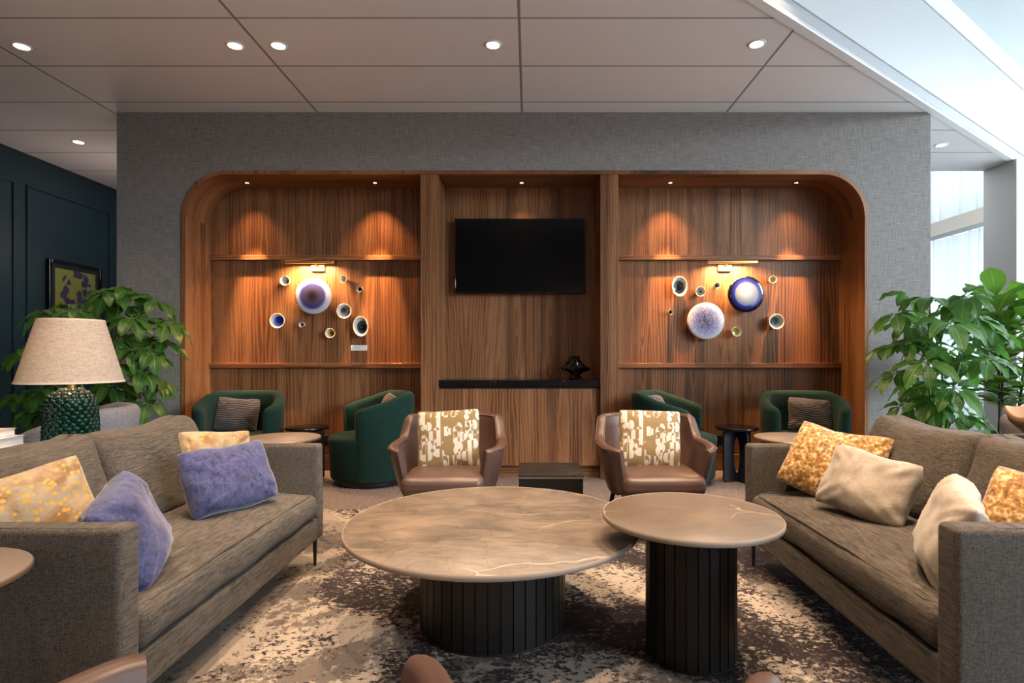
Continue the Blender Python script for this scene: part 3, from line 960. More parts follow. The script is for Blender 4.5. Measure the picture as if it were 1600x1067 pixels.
p = px(561, 543, YB)
t = thing('wall_label', 'small white printed label plate below the oval bowl of the left bay', 'label', (p.x, YB, p.z))
link('plate', rbox(BM(), -.076, .076, -.006, 0, -.026, .026, .002, 2), WHITE, t)
bm = BM()
for k, wd in enumerate((.085, .07, .078)):
    box(bm, -.064, -.064 + wd, -.0066, -.006, .010 - k * .010, .0125 - k * .010)
link('printed_lines', bm, plain('grey_print', (.35, .33, .32), .6), t, smooth=False)

# ------------------------------------------------------------------ painting on the teal wall
fy0, fy1, fz0, fz1 = 6.27, 7.04, 1.36, 2.16
t = thing('framed_painting', 'dark framed painting of purple flowers on olive ground, on the dark teal wall', 'painting', (XL, (fy0 + fy1) / 2, fz0))
def Yb(name, x0, x1, y0, y1, z0, z1, mat, **k):
    return link(name, bx(x0 - XL, x1 - XL, y0 - (fy0 + fy1) / 2, y1 - (fy0 + fy1) / 2, z0 - fz0, z1 - fz0), mat, t, smooth=False, **k)
bm = BM()
for a in ((fy0, fy0 + .035, fz0, fz1), (fy1 - .035, fy1, fz0, fz1), (fy0 + .035, fy1 - .035, fz0, fz0 + .035), (fy0 + .035, fy1 - .035, fz1 - .035, fz1)):
    box(bm, 0.002, .05, a[0] - (fy0 + fy1) / 2, a[1] - (fy0 + fy1) / 2, a[2] - fz0, a[3] - fz0)
link('frame', bm, BLACKGL, t, smooth=False, bevel=.003)
Yb('mount', XL + .002, XL + .03, fy0 + .035, fy1 - .035, fz0 + .035, fz1 - .035, plain('black_mount', (.015, .017, .02), .8))
m_ = Mt('flower_painting')
v = m_.obj(); x, y, z = m_.sep(v)
vo = m_.n('TexVoronoi', out=0, Vector=m_.map(v, (0, 1, 1)), Scale=11, Randomness=1)
rr = m_.m_('SQRT', m_.m_('ADD', m_.m_('POWER', m_.m_('MULTIPLY', y, 3.4), 2), m_.m_('POWER', m_.m_('MULTIPLY', m_.m_('SUBTRACT', z, .43), 3.0), 2)))
inm = m_.m_('LESS_THAN', m_.m_('ADD', rr, m_.m_('MULTIPLY', m_.noise(v, 9, 3), .5)), 1.08)
fl = m_.m_('MULTIPLY', m_.m_('LESS_THAN', m_.m_('ADD', vo, m_.m_('MULTIPLY', m_.noise(v, 40, 2), .5)), .78), inm)
bgc = m_.mix(m_.noise(v, 14, 4), (.16, .18, .03), (.28, .28, .06))
CANV = m_.fin(m_.mix(fl, bgc, m_.mix(m_.noise(v, 25, 3), (.008, .008, .04), (.07, .05, .14))), .7)
Yb('canvas', XL + .03, XL + .034, fy0 + .09, fy1 - .09, fz0 + .09, fz1 - .09, CANV)

# ------------------------------------------------------------------ rug
tag(link('area_rug', rbox(BM(), -3.3, 3.4, -.6, 4.0, 0, .012, .005, 2), RUG), 'large abstract rug in cream, taupe and near-black drifts under the sofas', 'rug')
RZ = .012

# ------------------------------------------------------------------ round stone coffee tables
def drum_table(name, cx, cy, R, zt, th, rb, npan, topmat, lb, gap=.005):
    t = thing(name, lb, 'coffee table', (cx, cy, RZ), 0)
    z1 = zt - RZ
    link('tabletop', lathe(BM(), [(0, z1 - th), (R - .010, z1 - th), (R - .004, z1 - th + .004), (R - .001, z1 - .004), (R - .004, z1 - .0005), (0, z1)], 128), topmat, t, angle=50)
    link('top_edge', lathe(BM(), [(R - .012, z1 - th + .001), (R - .003, z1 - th + .002), (R + .0005, z1 - th + .006), (R + .0008, z1 - .004), (R - .003, z1 + .0004), (R - .012, z1 - .004)], 128), SEDGE, t, angle=60)
    b = link('base_drum', lathe(BM(), [(0, .02), (rb - .012, .02), (rb - .012, z1 - th), (0, z1 - th)], 96), BLKM, t)
    bm = BM()
    for k in range(npan):
        a0 = 2 * PI * k / npan + gap / rb / 2; a1 = 2 * PI * (k + 1) / npan - gap / rb / 2
        pts = []
        pts = [(rb * math.cos(a0), rb * math.sin(a0)), (rb * math.cos(a1), rb * math.sin(a1)),
               ((rb - .013) * math.cos(a1), (rb - .013) * math.sin(a1)), ((rb - .013) * math.cos(a0), (rb - .013) * math.sin(a0))]
        prism(bm, pts, .012, z1 - th - .001)
    link('slatted_cladding', bm, BLKW, t, smooth=False)
    link('plinth', lathe(BM(), [(0, 0), (rb - .008, 0), (rb - .008, .012), (0, .012)], 64), BLKM, t)
    return t
drum_table('coffee_table', -.148, 2.325, .590, .422, .022, .295, 40, STONE, 'large round brown stone coffee table on a low black slatted drum')
drum_table('side_table', .588, 2.072, .318, .520, .022, .161, 26, STONE2, 'smaller taller round light brown stone table overlapping the large coffee table')

# ------------------------------------------------------------------ sofas
def sofa(sg, X, lb):
    """sg=-1: stands on the left facing +X; local coords: x measured from the front plane outwards (away from the table)"""
    t = thing('sofa', lb, 'sofa', (X, 2.215, RZ), 0, 'grey brown linen sofas')
    def bb(x0, x1): return (sg * x0, sg * x1) if sg > 0 else (sg * x1, sg * x0)
    y0, y1 = 1.485 - 2.215, 2.955 - 2.215
    D = .86
    def soft(seed, amp=.004):
        def fn(p, q):
            d = Vector((fbm(p, 4, seed), fbm(p, 4, seed + 3), fbm(p, 4, seed + 6))) * amp
            return p + d
        return fn
    a, b = bb(0.005, D - .02)
    link('frame', rbox(BM(), a, b, y0 + .01, y1 - .01, .148, .258, .012, 10, soft(1, .003)), SOFA, t)
    for k, (ya, yb) in enumerate(((y0, y0 + .08), (y1 - .08, y1))):
        a, b = bb(0, D)
        link('arm', rbox(BM(), a, b, ya, yb, .146, .630, .018, 10, soft(5 + k, .004)), SOFA, t)
        # top seam
        xs = sg * .004
        pts = [(sg * (.006), ya + .012, .16), (sg * .004, ya + .012, .40), (sg * .006, ya + .012, .615), (sg * .02, ya + .012, .628), (sg * .4, ya + .012, .630), (sg * .8, ya + .012, .629)]
        link('piping', tube(BM(), pts, .0022, 6), SOFA, t['x'] if False else t)
    a, b = bb(D - .14, D)
    link('backrest', rbox(BM(), a, b, y0 + .06, y1 - .06, .150, .62, .03, 8, soft(9)), SOFA, t)
    # seat cushion, crowned, overhanging front
    def seatfn(p, q):
        top = max(0, q.z)
        p.z += .022 * (1 - q.x ** 2) * (1 - q.y ** 4) * top - .006 * (q.y ** 6) * top
        front = max(0, -sg * q.x)
        p.x -= sg * .012 * front * (1 - abs(q.z) ** 2) 
        p += Vector((fbm(p, 5, 21), fbm(p, 5, 22), fbm(p, 6, 23) * 1.6)) * .006
        return p
    a, b = bb(.006, .60)
    cs = link('seat_cushion', rbox(BM(), a, b, y0 + .082, y1 - .082, .262, .395, .035, 16, seatfn), SOFA, t)
    pts = [(sg * .50, y0 + .092, .392), (sg * .10, y0 + .094, .392), (sg * .04, y0 + .105, .386), (sg * .018, y0 + .15, .384)] + \
          [(sg * (.015 + .003 * math.sin(k * 2)), y0 + .15 + (y1 - y0 - .30) * k / 12, .386 + .006 * math.sin(PI * k / 12)) for k in range(1, 12)] + \
          [(sg * .018, y1 - .15, .384), (sg * .04, y1 - .105, .386), (sg * .10, y1 - .094, .392), (sg * .50, y1 - .092, .392)]
    link('piping', tube(BM(), pts, .0032, 6), SOFAD, cs)
    # two loose back cushions
    ym = 0
    for k, (ya, yb) in enumerate(((y0 + .085, ym - .002), (ym + .002, y1 - .085))):
        def bf(p, q, k=k, ya=ya, yb=yb):
            hz = (p.z - .39) / .39
            p.x += sg * (.12 * hz + .0)                    # leans back
            bulge = (1 - q.y ** 4) * (1 - q.z ** 2)
            p.x += -sg * .025 * bulge * (-sg * q.x)
            p.z += (.030 * abs(q.y) ** 2.5 * (q.z > 0) * max(0, q.z) - .012 * (1 - q.y ** 2) * max(0, q.z))
            p.x += sg * .045 * abs(q.y) ** 4 * (0.3 + .7 * max(0, q.z)) * (1 if sg * q.x < 0 else 0)
            cr = fbm((p.y * 5, p.z * 5, k * 3 + sg), 1, 31) * .020 + fbm((p.y * 14, p.z * 9, k), 1, 33) * .007
            p.x += cr
            p.z += fbm((p.y * 6, 0, k), 1, 35 + k) * .018 * max(0, q.z)
            # pinch by the seam in the middle
            return p
        a, b = bb(.475, .655)
        c = link('back_cushion', rbox(BM(), a, b, ya, yb, .395, .765, .040, 14, bf), SOFA, t)
    for sx in (.035, D - .06):
        for sy in (y0 + .03, y1 - .03):
            link('leg', lathe(BM(), [(0, 0), (.006, 0), (.007, .004), (.012, .15), (0, .15)], 16, Matrix.Translation((sg * sx, sy, 0))), BLKM, t)
    return t
sofa(-1, -1.068, 'grey brown linen two-seat sofa on the left with blue and yellow cushions')
sofa(1, 1.118, 'grey brown linen two-seat sofa on the right with gold and cream cushions')

# scatter cushions
def scatter(name, mat, w_, h_, t_, c, yaw, lean, roll, lb, seed, grp=None, cat='cushion', n=26, wr=1.0):
    """c = centre; yaw turns the face away from -Y; lean tips the top back; roll spins in its own plane"""
    o = link(name, pillow(BM(), w_, h_, t_, seed, n, None, wr), mat, angle=180)
    R = Matrix.Rotation(math.radians(yaw), 4, 'Z') @ Matrix.Rotation(math.radians(-lean), 4, 'X') @ Matrix.Rotation(math.radians(roll), 4, 'Y')
    o.matrix_world = Matrix.Translation(c) @ R
    return tag(o, lb, cat, grp)
SG = 'scatter cushions on the left sofa'; SR = 'scatter cushions on the right sofa'
scatter('scatter_cushion', BLUE, .405, .295, .16, (-1.320, 2.50, .558), 62, 22, -1, 'blue velvet oblong cushion at the far end of the left sofa', 3, SG)
scatter('scatter_cushion', YELL, .31, .30, .14, (-1.495, 2.70, .590), 40, 18, 4, 'yellow patterned cushion tucked behind the oblong blue velvet one', 8, SG)
scatter('scatter_cushion', BLUE, .33, .305, .16, (-1.235, 1.755, .552), 105, 20, -14, 'blue velvet cushion slumped against the near arm of the left sofa', 12, SG)
scatter('scatter_cushion', YELL, .38, .34, .15, (-1.555, 1.75, .572), 46, 20, -14, 'yellow and silver patterned cushion at the near end of the left sofa', 15, SG)
scatter('scatter_cushion', GOLD, .35, .34, .15, (1.415, 2.72, .575), -38, 24, 17, 'gold patterned square cushion leaning at the far arm of the right sofa', 18, SR)
scatter('scatter_cushion', GOLD, .27, .29, .12, (1.530, 2.66, .585), -55, 20, 4, 'gold patterned cushion mostly hidden behind the cream oblong one', 22, SR)
scatter('scatter_cushion', BEIGE, .355, .28, .16, (1.405, 2.37, .555), -50, 26, 9, 'cream oblong cushion in front of the gold ones, right sofa', 25, SR)
scatter('scatter_cushion', BEIGE, .33, .30, .14, (1.300, 1.755, .553), -116, 14, 10, 'cream cushion standing against the near arm of the right sofa', 28, SR)
scatter('scatter_cushion', GOLD, .36, .31, .15, (1.60, 1.75, .560), -50, 20, 14, 'gold patterned cushion at the near end of the right sofa', 31, SR)

# ------------------------------------------------------------------ brown leather armchairs
def leather_chair(loc, rz, lb):
    t = thing('leather_armchair', lb, 'armchair', loc, rz, 'brown leather armchairs')
    def zt(u):
        a = abs(u)
        # back high, then a shoulder step down to the arms
        s = min(1, max(0, (a - .42) / .12)); s = s * s * (3 - 2 * s)
        return .700 * (1 - s) + (.565 - .03 * max(0, (a - .6))) * s
    def zb(u): return .27 + .02 * (abs(u) > .9)
    tp = lambda z: .80 + .20 * min(1, max(0, (z - .27) / .28)) ** .8 - .0
    def sh(q, u):
        a = abs(u)
        if a > .5:                      # arms reach forward and lean out a little at the top
            k = (a - .5) / .5
            q.y -= .035 * k * max(0, (q.z - .27) / .3)
    bm = BM()
    secs = horseshoe(bm, .345, .335, .052, zt, zb, 138, 2.7, 64, tp, lean=.20, cap=2, sh=sh, rt=.016)
    rim = [s[9].co.copy() for s in secs]; outer = [s[6].co + (s[6].co - s[12].co).normalized() * .001 for s in secs]
    fr = [s[12].co.copy() for s in secs]
    ends = [[secs[0][k].co.copy() for k in range(0, 19)], [secs[-1][k].co.copy() for k in range(0, 19)]]
    shell = link('shell', bm, LEATH, t, angle=60)
    link('piping', tube(BM(), outer[5:-5], .0035, 6), LEATHD, t)
    link('piping', tube(BM(), fr[5:-5], .0030, 6), LEATHD, t)
    def sf(p, q):
        p.z += .018 * (1 - q.x ** 2) * (1 - q.y ** 2) * max(0, q.z)
        p.y -= .02 * (1 - q.x ** 2) * (q.y < 0) * abs(q.y)
        k = 1 - .16 * max(0, q.y)
        p.x *= k
        p += Vector((fbm(p, 7, 4), fbm(p, 7, 5), fbm(p, 9, 6))) * .005
        return p
    c = link('seat_cushion', rbox(BM(), -.232, .232, -.315, .20, .300, .405, .040, 12, sf), LEATH, t)
    link('seat_base', rbox(BM(), -.225, .225, -.26, .22, .255, .302, .02, 6), LEATH, t)
    for sx in (-1, 1):
        for sy in (-1, 1):
            link('leg', tube(BM(), [(sx * .20, sy * .20, .265), (sx * .25, sy * .26, 0)], .017, 12, taper=lambda k: 1 - .45 * k), BLKW, t)
    return t
leather_chair((-.487, 3.46, 0 + RZ), 0, 'brown leather armchair behind the coffee table, left of the black cube table')
leather_chair((.757, 3.46, 0 + RZ), 0, 'brown leather armchair behind the coffee table, right of the black cube table')
leather_chair((-.448, .745, RZ), PI, 'brown leather armchair in the left foreground, only its arms and back tops showing')
leather_chair((.65, .69, RZ), PI, 'brown leather armchair in the right foreground, only one arm tip showing')
scatter('scatter_cushion', GEO, .385, .375, .12, (-.495, 3.49, .575), 3, 14, -3, 'tan and white geometric cushion on the left brown leather armchair', 41, 'geometric cushions on the leather armchairs', wr=.6)
scatter('scatter_cushion', GEO, .385, .375, .12, (.735, 3.49, .575), -4, 14, 2, 'tan and white geometric cushion on the right brown leather armchair', 42, 'geometric cushions on the leather armchairs', wr=.6)

# cube table
t = thing('cube_table', 'low black cube table with a stone top between the brown leather armchairs', 'side table', (.135, 3.735, RZ))
link('cube_body', bx(-.2, .2, -.2, .2, 0, .313), plain('matt_black_panel', (.006, .0055, .005), .7, spec=.2), t, bevel=.003)
link('top_slab', bx(-.203, .203, -.203, .203, .326, .338), stone('charcoal_stone', (.014, .013, .013), (.034, .030, .029), (.12, .11, .10), .38), t, bevel=.002)
link('edge_strip', bx(-.202, .202, -.202, .202, .313, .326), plain('steel_edge', (.32, .29, .25), .35, .8), t, smooth=False)

# ------------------------------------------------------------------ green tub chairs
def tub_chair(loc, rz, lb):
    t = thing('green_tub_chair', lb, 'armchair', loc, rz, 'dark green tub chairs in the alcove')
    def zt(u):
        a = abs(u); s = min(1, max(0, (a - .30) / .70)); s = s * s * (3 - 2 * s)
        return .775 * (1 - s) + .655 * s
    bm = BM()
    horseshoe(bm, .355, .335, .090, zt, lambda u: .055, 132, 2.25, 56, lambda z: .93 + .07 * min(1, max(0, (z - .05) / .6)), cap=4)
    link('tub_shell', bm, GREEN, t, angle=60)
    def mod(a, z): return 1
    prof = [(0, .055), (.285, .055), (.295, .07), (.310, .36), (.314, .385), (.305, .408), (.27, .420), (0, .428)]
    bm = lathe(BM(), prof, 64)
    for v in bm.verts:
        v.co.x *= .96; v.co.y *= 1.02; v.co.y -= .060
    link('seat', bm, GREEN, t, angle=60)
    bm = lathe(BM(), [(0, 0), (.27, 0), (.28, .01), (.28, .056), (0, .056)], 48)
    for v in bm.verts: v.co.y -= .03
    link('plinth', bm, BLKM, t)
    return t
def tubset(x, y, deg, lb, clb, seed, dx, dz=.565, cyaw=None):
    tub_chair((x, y, 0), math.radians(deg), lb)
    r = math.radians(deg)
    ox, oy = dx, .13
    c = (x + ox * math.cos(r) - oy * math.sin(r), y + ox * math.sin(r) + oy * math.cos(r), dz)
    scatter('scatter_cushion', RIB, .36, .30, .12, c, deg + (cyaw or 0), 14, 4, clb, seed, 'ribbed brown cushions on the green tub chairs')
tubset(-2.485, 4.88, 12, 'dark green tub chair facing out at the left end of the left bay', 'ribbed brown cushion on the leftmost green tub chair', 51, -.06)
tubset(-1.345, 4.93, -62, 'dark green tub chair turned left, beside the left walnut pillar', 'ribbed brown cushion barely showing in the green chair beside the left pillar', 52, .0, .60)
tubset(1.235, 4.93, 62, 'dark green tub chair turned right, behind the right leather armchair', 'ribbed brown cushion in the green chair behind the right leather armchair', 53, .0, .60)
tubset(2.36, 4.88, -12, 'dark green tub chair facing out at the right end of the right bay', 'ribbed brown cushion on the rightmost green tub chair', 54, .08)

# ------------------------------------------------------------------ bay side tables
def panel_table(cx, cy, lb):
    t = thing('bistro_table', lb, 'side table', (cx, cy, 0), 0, 'black marble tables in the alcove bays')
    link('tabletop', disc(BM(), .180, .452, .472, .003, 64), BMARB, t, angle=50)
    # crossed panel legs with an oval cut-out
    for k, rz in enumerate((math.radians(20), math.radians(110))):
        bm = BM()
        def ring(w_, h_, n=40): return None
        n = 40; W, H = .140, .452
        outl = []; inl = []
        for i in range(n):
            a = 2 * PI * i / n
            c, s = math.cos(a), math.sin(a)
            m_x = max(abs(c) / W, abs(s) / (H / 2)); outl.append((c / m_x, H / 2 + s / m_x))
            rx, rz_ = .045, .16
            inl.append((rx * c * 1.0, H / 2 + math.copysign(min(abs(s) * rz_ * 1.0, rz_), s)))
        def V(p, y): return bm.verts.new((p[0] * math.cos(rz) - y * math.sin(rz), p[0] * math.sin(rz) + y * math.cos(rz), p[1]))
        O0 = [V(p, -.009) for p in outl]; O1 = [V(p, .009) for p in outl]; I0 = [V(p, -.009) for p in inl]; I1 = [V(p, .009) for p in inl]
        for i in range(n):
            j = (i + 1) % n
            bm.faces.new((O0[i], O0[j], I0[j], I0[i])); bm.faces.new((O1[i], O1[j], I1[j], I1[i]))
            bm.faces.new((O0[i], O0[j], O1[j], O1[i])); bm.faces.new((I0[i], I0[j], I1[j], I1[i]))
        link('leg_panel', bm, NAVY, t, smooth=False)
panel_table(1.80, 4.93, 'round black marble table on dark cut-out panels, right bay')
panel_table(-1.925, 4.93, 'round black marble table mostly hidden behind the taupe one, left bay')

def c_table(cx, cy, R, zt, lb, grp='taupe round tables by the sofa arms'):
    t = thing('round_side_table', lb, 'side table', (cx, cy, RZ), 0, grp)
    z = zt - RZ
    link('tabletop', disc(BM(), R, z - .012, z, .002, 72), TAUPE, t, angle=50)
    link('top_rim', lathe(BM(), [(R - .004, z - .0125), (R + .0015, z - .012), (R + .002, z - .004), (R, z - .0015)], 72), plain('bronze_rim', (.30, .19, .11), .4, .7), t)
    link('pole', lathe(BM(), [(0, .012), (.013, .012), (.013, z - .012), (0, z - .012)], 20), BLKM, t)
    link('foot_disc', disc(BM(), R * .70, 0, .018, .004, 64), WALW, t)
c_table(-1.435, 3.29, .215, .620, 'taupe round side table at the far arm of the left sofa')
c_table(1.53, 3.29, .215, .620, 'taupe round side table at the far arm of the right sofa')
c_table(-1.385, 1.245, .225, .602, 'taupe round side table in the left foreground at the near sofa arm')

# ------------------------------------------------------------------ consoles, lamp, books behind the sofas
t = thing('console_table', 'low dark console behind the left sofa carrying lamp and books', 'console table', (-2.35, 2.35, RZ))
link('tabletop', bx(-.28, .32, -.85, .85, .555, .58), BLKW, t, bevel=.003)
for sx in (-.25, .29):
    for sy in (-.8, .8):
        link('leg', bx(sx - .02, sx + .02, sy - .02, sy + .02, 0, .555), BLKW, t, smooth=False)
CT = .58 + RZ
lx_, ly_ = -2.208, 2.74
t = thing('table_lamp', 'table lamp with beige linen shade and dark green artichoke ceramic base', 'table lamp', (lx_, ly_, CT))
bm = BM()
Rb, Hb = .103, .345
def prof_r(h):   # body radius by height 0..1
    if h < .72: return Rb * (.94 + .06 * math.sin(h / .72 * PI))
    k = (h - .72) / .28; return Rb * .94 * math.sqrt(max(0, 1 - k * k)) + .0
lathe(bm, [(0, 0)] + [(max(prof_r(h), .001) * .97, h * Hb) for h in [k / 20 for k in range(20)]] + [(0, Hb)], 48)
random.seed(5)
rows = 19
for r_ in range(rows):
    h = (r_ + .3) / rows
    rr = prof_r(h)
    nn_ = max(5, int(2 * PI * rr / .033))
    dr = (prof_r(min(.999, h + .02)) - prof_r(h)) / (.02 * Hb)
    for k in range(nn_):
        a = 2 * PI * (k + .5 * (r_ % 2)) / nn_ + random.uniform(-.05, .05)
        M = Matrix.Translation((rr * math.cos(a), rr * math.sin(a), h * Hb)) @ Matrix.Rotation(a, 4, 'Z') @ Matrix.Rotation(.42 + math.atan(dr), 4, 'Y')
        sx, sy, sz = .0085, .0165 * random.uniform(.85, 1.1), .0195
        vs = bmesh.ops.create_icosphere(bm, subdivisions=2, radius=1, matrix=M @ Matrix.Diagonal((sx, sy, sz, 1)))['verts']
link('base', bm, Mt('green_glaze').fin((.002, .030, .018), .12, spec=.5), t, angle=180)
link('neck', lathe(BM(), [(0, Hb - .01), (.016, Hb - .01), (.016, Hb + .10), (0, Hb + .10)], 16), BRASS, t)
sz0 = 1.1 + (553 - 597) * ly_ / F - CT; sz1 = 1.1 + (553 - 499) * ly_ / F - CT
m_ = Mt('beige_linen_shade')
v = m_.obj()
a = m_.noise(m_.map(v, (30, 30, 260)), 1, 3, .7); b = m_.noise(m_.map(v, (300, 300, 20)), 1, 3, .7)
f = m_.m_('MULTIPLY', m_.m_('ADD', a, b), .5)
m_.bump(f, .35, .002)
shc = m_.ramp(f, [(.36, (.34, .275, .225)), (.62, (.56, .48, .41))])
SH = m_.fin(shc, .9)
tr = m_.t.nodes.new('ShaderNodeBsdfTranslucent'); m_.set(tr, 0, shc); mx = m_.t.nodes.new('ShaderNodeMixShader'); mx.inputs[0].default_value = .2
m_.t.links.new(m_.b.outputs[0], mx.inputs[1]); m_.t.links.new(tr.outputs[0], mx.inputs[2]); m_.t.links.new(mx.outputs[0], m_.out.inputs[0])
Rt, Rbm = .131, .211
link('shade', lathe(BM(), [(Rbm - .003, sz0), (Rbm, sz0), (Rt, sz1), (Rt - .003, sz1), (Rbm - .004, sz0 + .002)], 96), SH, t)
link('shade_trim', lathe(BM(), [(Rbm - .001, sz0 - .001), (Rbm + .002, sz0), (Rbm + .0005, sz0 + .009), (Rbm - .003, sz0 + .008)], 96), plain('shade_tape', (.62, .52, .42), .8), t)
link('shade_trim', lathe(BM(), [(Rt, sz1 - .009), (Rt + .002, sz1 - .008), (Rt + .001, sz1 + .001), (Rt - .004, sz1)], 96), plain('shade_tape', (.62, .52, .42), .8), t)
l = bpy.data.lights.new('lamp_bulb_light', 'POINT'); l.energy = 4; l.color = WARM; l.shadow_soft_size = .04
o = bpy.data.objects.new('lamp_bulb_light', l); COL.objects.link(o); o.location = (lx_, ly_, CT + (sz0 + sz1) / 2)
link('bulb', lathe(BM(), [(0, sz0 + .06), (.02, sz0 + .07), (.03, sz0 + .10), (.02, sz0 + .125), (0, sz0 + .13)], 20), EMW, t)
link('finial', lathe(BM(), [(0, sz1 - .06), (.008, sz1 - .06), (.008, sz1 - .04), (.003, sz1 - .02), (0, sz1 - .02)], 12), BRASS, t)
# books
PAGE = plain('book_pages', (.72, .68, .62), .9)
def book(x, y, z, w_, d_, h_, rz, col, lb, grp):
    t = thing('book', lb, 'book', (x, y, z), rz, grp)
    link('pages', bx(-w_ / 2 + .004, w_ / 2 - .004, -d_ / 2 + .004, d_ / 2 - .004, .003, h_ - .003), PAGE, t, smooth=False)
    bm = BM()
    box(bm, -w_ / 2, w_ / 2, -d_ / 2, d_ / 2, 0, .003); box(bm, -w_ / 2, w_ / 2, -d_ / 2, d_ / 2, h_ - .003, h_)
    box(bm, -w_ / 2, -w_ / 2 + .003, -d_ / 2, d_ / 2, .003, h_ - .003)
    link('cover', bm, plain('book_cover', col, .5), t, smooth=False)
    return t
BG = 'books stacked on the left console'
zb_ = CT
for k, (w_, d_, h_, rz, c, lb) in enumerate([(.27, .23, .050, .05, (.30, .12, .08), 'thick reddish book at the bottom of the stack, left frame edge'),
                                             (.27, .22, .045, -.03, (.20, .16, .14), 'dark brown book second from the bottom of the stack, left frame edge'),
                                             (.265, .21, .042, .04, (.50, .55, .60), 'pale blue-grey book under the tan one, left frame edge'),
                                             (.215, .18, .034, .10, (.55, .40, .30), 'smaller tan book on top of the stack, left frame edge')]):
    book(-2.445, 2.50, zb_, w_, d_, h_, rz, c, lb, BG); zb_ += h_ + .0005

t = thing('console_table', 'dark console behind the right sofa carrying books and a wooden bowl', 'console table', (2.43, 2.45, RZ))
link('tabletop', bx(-.28, .32, -.75, .55, .630, .645), BLACKGL, t, bevel=.003)
link('shelf_box', bx(-.24, .28, -.70, .50, .54, .63), BLKW, t, smooth=False)
for sx in (-.25, .29):
    for sy in (-.70, .5):
        link('leg', bx(sx - .02, sx + .02, sy - .02, sy + .02, 0, .63), BLKW, t, smooth=False)
CR = .645 + RZ
book(2.50, 2.72, CR, .32, .24, .028, .12, (.30, .22, .17), 'brown covered book lying under the wooden bowl, right frame edge', 'books on the right console')
book(2.51, 2.73, CR + .0285, .26, .20, .022, .2, (.34, .28, .24), 'upper taupe book directly under the wooden bowl, right frame edge', 'books on the right console')
bm = BM()
def bmod(a, z): return 1 + .10 * math.cos(2 * a + .6) + .05 * math.cos(3 * a)
lathe(bm, [(0, 0), (.07, 0), (.10, .012), (.150, .06), (.165, .115), (.160, .122), (.150, .115), (.135, .06), (.09, .02), (0, .012)], 64, mod=bmod)
for v in bm.verts:
    a = math.atan2(v.co.y, v.co.x)
    if v.co.z > .03: v.co.z += (.018 * math.cos(2 * a + 2.6) + .010 * math.cos(5 * a)) * (v.co.z / .12)
o = link('wooden_bowl', bm, plain('pale_carved_wood', (.34, .20, .10), .6, var=.3), angle=80)
o.location = (2.49, 2.70, CR + .051)
tag(o, 'pale carved wooden bowl with a wavy rim on the books, right frame edge', 'bowl')

# grey upholstered chairs
def boucle(loc, rz, lb, top=.755):
    t = thing('grey_armchair', lb, 'armchair', loc, rz, 'grey woven armchairs behind the sofas')
    def zt(u): a = abs(u); return top - .17 * max(0, (a - .35) / .65) ** 1.5
    bm = BM()
    horseshoe(bm, .43, .40, .10, zt, lambda u: .40 + .12 * max(0, (abs(u) - .4) / .6), 130, 2.1, 56, lambda z: .88 + .12 * min(1, max(0, (z - .3) / .4)), cap=5)
    link('shell', bm, BOUCLE, t, angle=70)
    link('seat', rbox(BM(), -.33, .33, -.36, .30, .30, .45, .05, 8), BOUCLE, t)
    for sx in (-1, 1):
        for sy in (-1, 1):
            link('leg', tube(BM(), [(sx * .25, sy * .25, .31), (sx * .30, sy * .30, 0)], .016, 10), BLKW, t)
boucle((-3.05, 3.75, 0), math.radians(-62), 'light grey woven armchair behind the lamp and left sofa')
boucle((3.45, 3.55, 0), math.radians(60), 'light grey woven armchair behind the right console, mostly hidden', .70)

# ------------------------------------------------------------------ plants
def add_leaf(bm, uvl, base, d, up, L, W, droop, fold=.18, shape=0, nseg=7):
    d = d.normalized(); side = d.cross(up)
    if side.length < .05: side = d.cross(Vector((1, 0, 0)))
    side.normalize(); nrm = side.cross(d).normalized()
    rows = []
    p = base.copy(); dd = d.copy()
    for i in range(nseg + 1):
        s = i / nseg
        if shape == 0: wv = math.sin(PI * s ** .85) ** .8 if 0 < s < 1 else 0
        else: wv = (math.sin(PI * s ** 1.35) ** .6 if 0 < s < 1 else 0)
        ww = W / 2 * wv
        nn = side.cross(dd).normalized()
        row = []
        for k, u in enumerate((-1, -.5, 0, .5, 1)):
            q = p + side * u * ww + nn * (abs(u) * ww * fold * 2 - (abs(u) ** 2) * ww * fold) 
            q = q + nn * .006 * math.sin(s * 17 + u * 2) * abs(u)
            row.append((bm.verts.new(q), (u + 1) / 2, s))
        rows.append(row)
        dd = (dd + Vector((0, 0, -1)) * droop / nseg).normalized()
        p = p + dd * (L / nseg)
    for A_, B_ in zip(rows, rows[1:]):
        for k in range(4):
            q = (A_[k], A_[k + 1], B_[k + 1], B_[k])
            f = bm.faces.new([x[0] for x in q])
            for lp, x in zip(f.loops, q): lp[uvl].uv = (x[1], x[2])

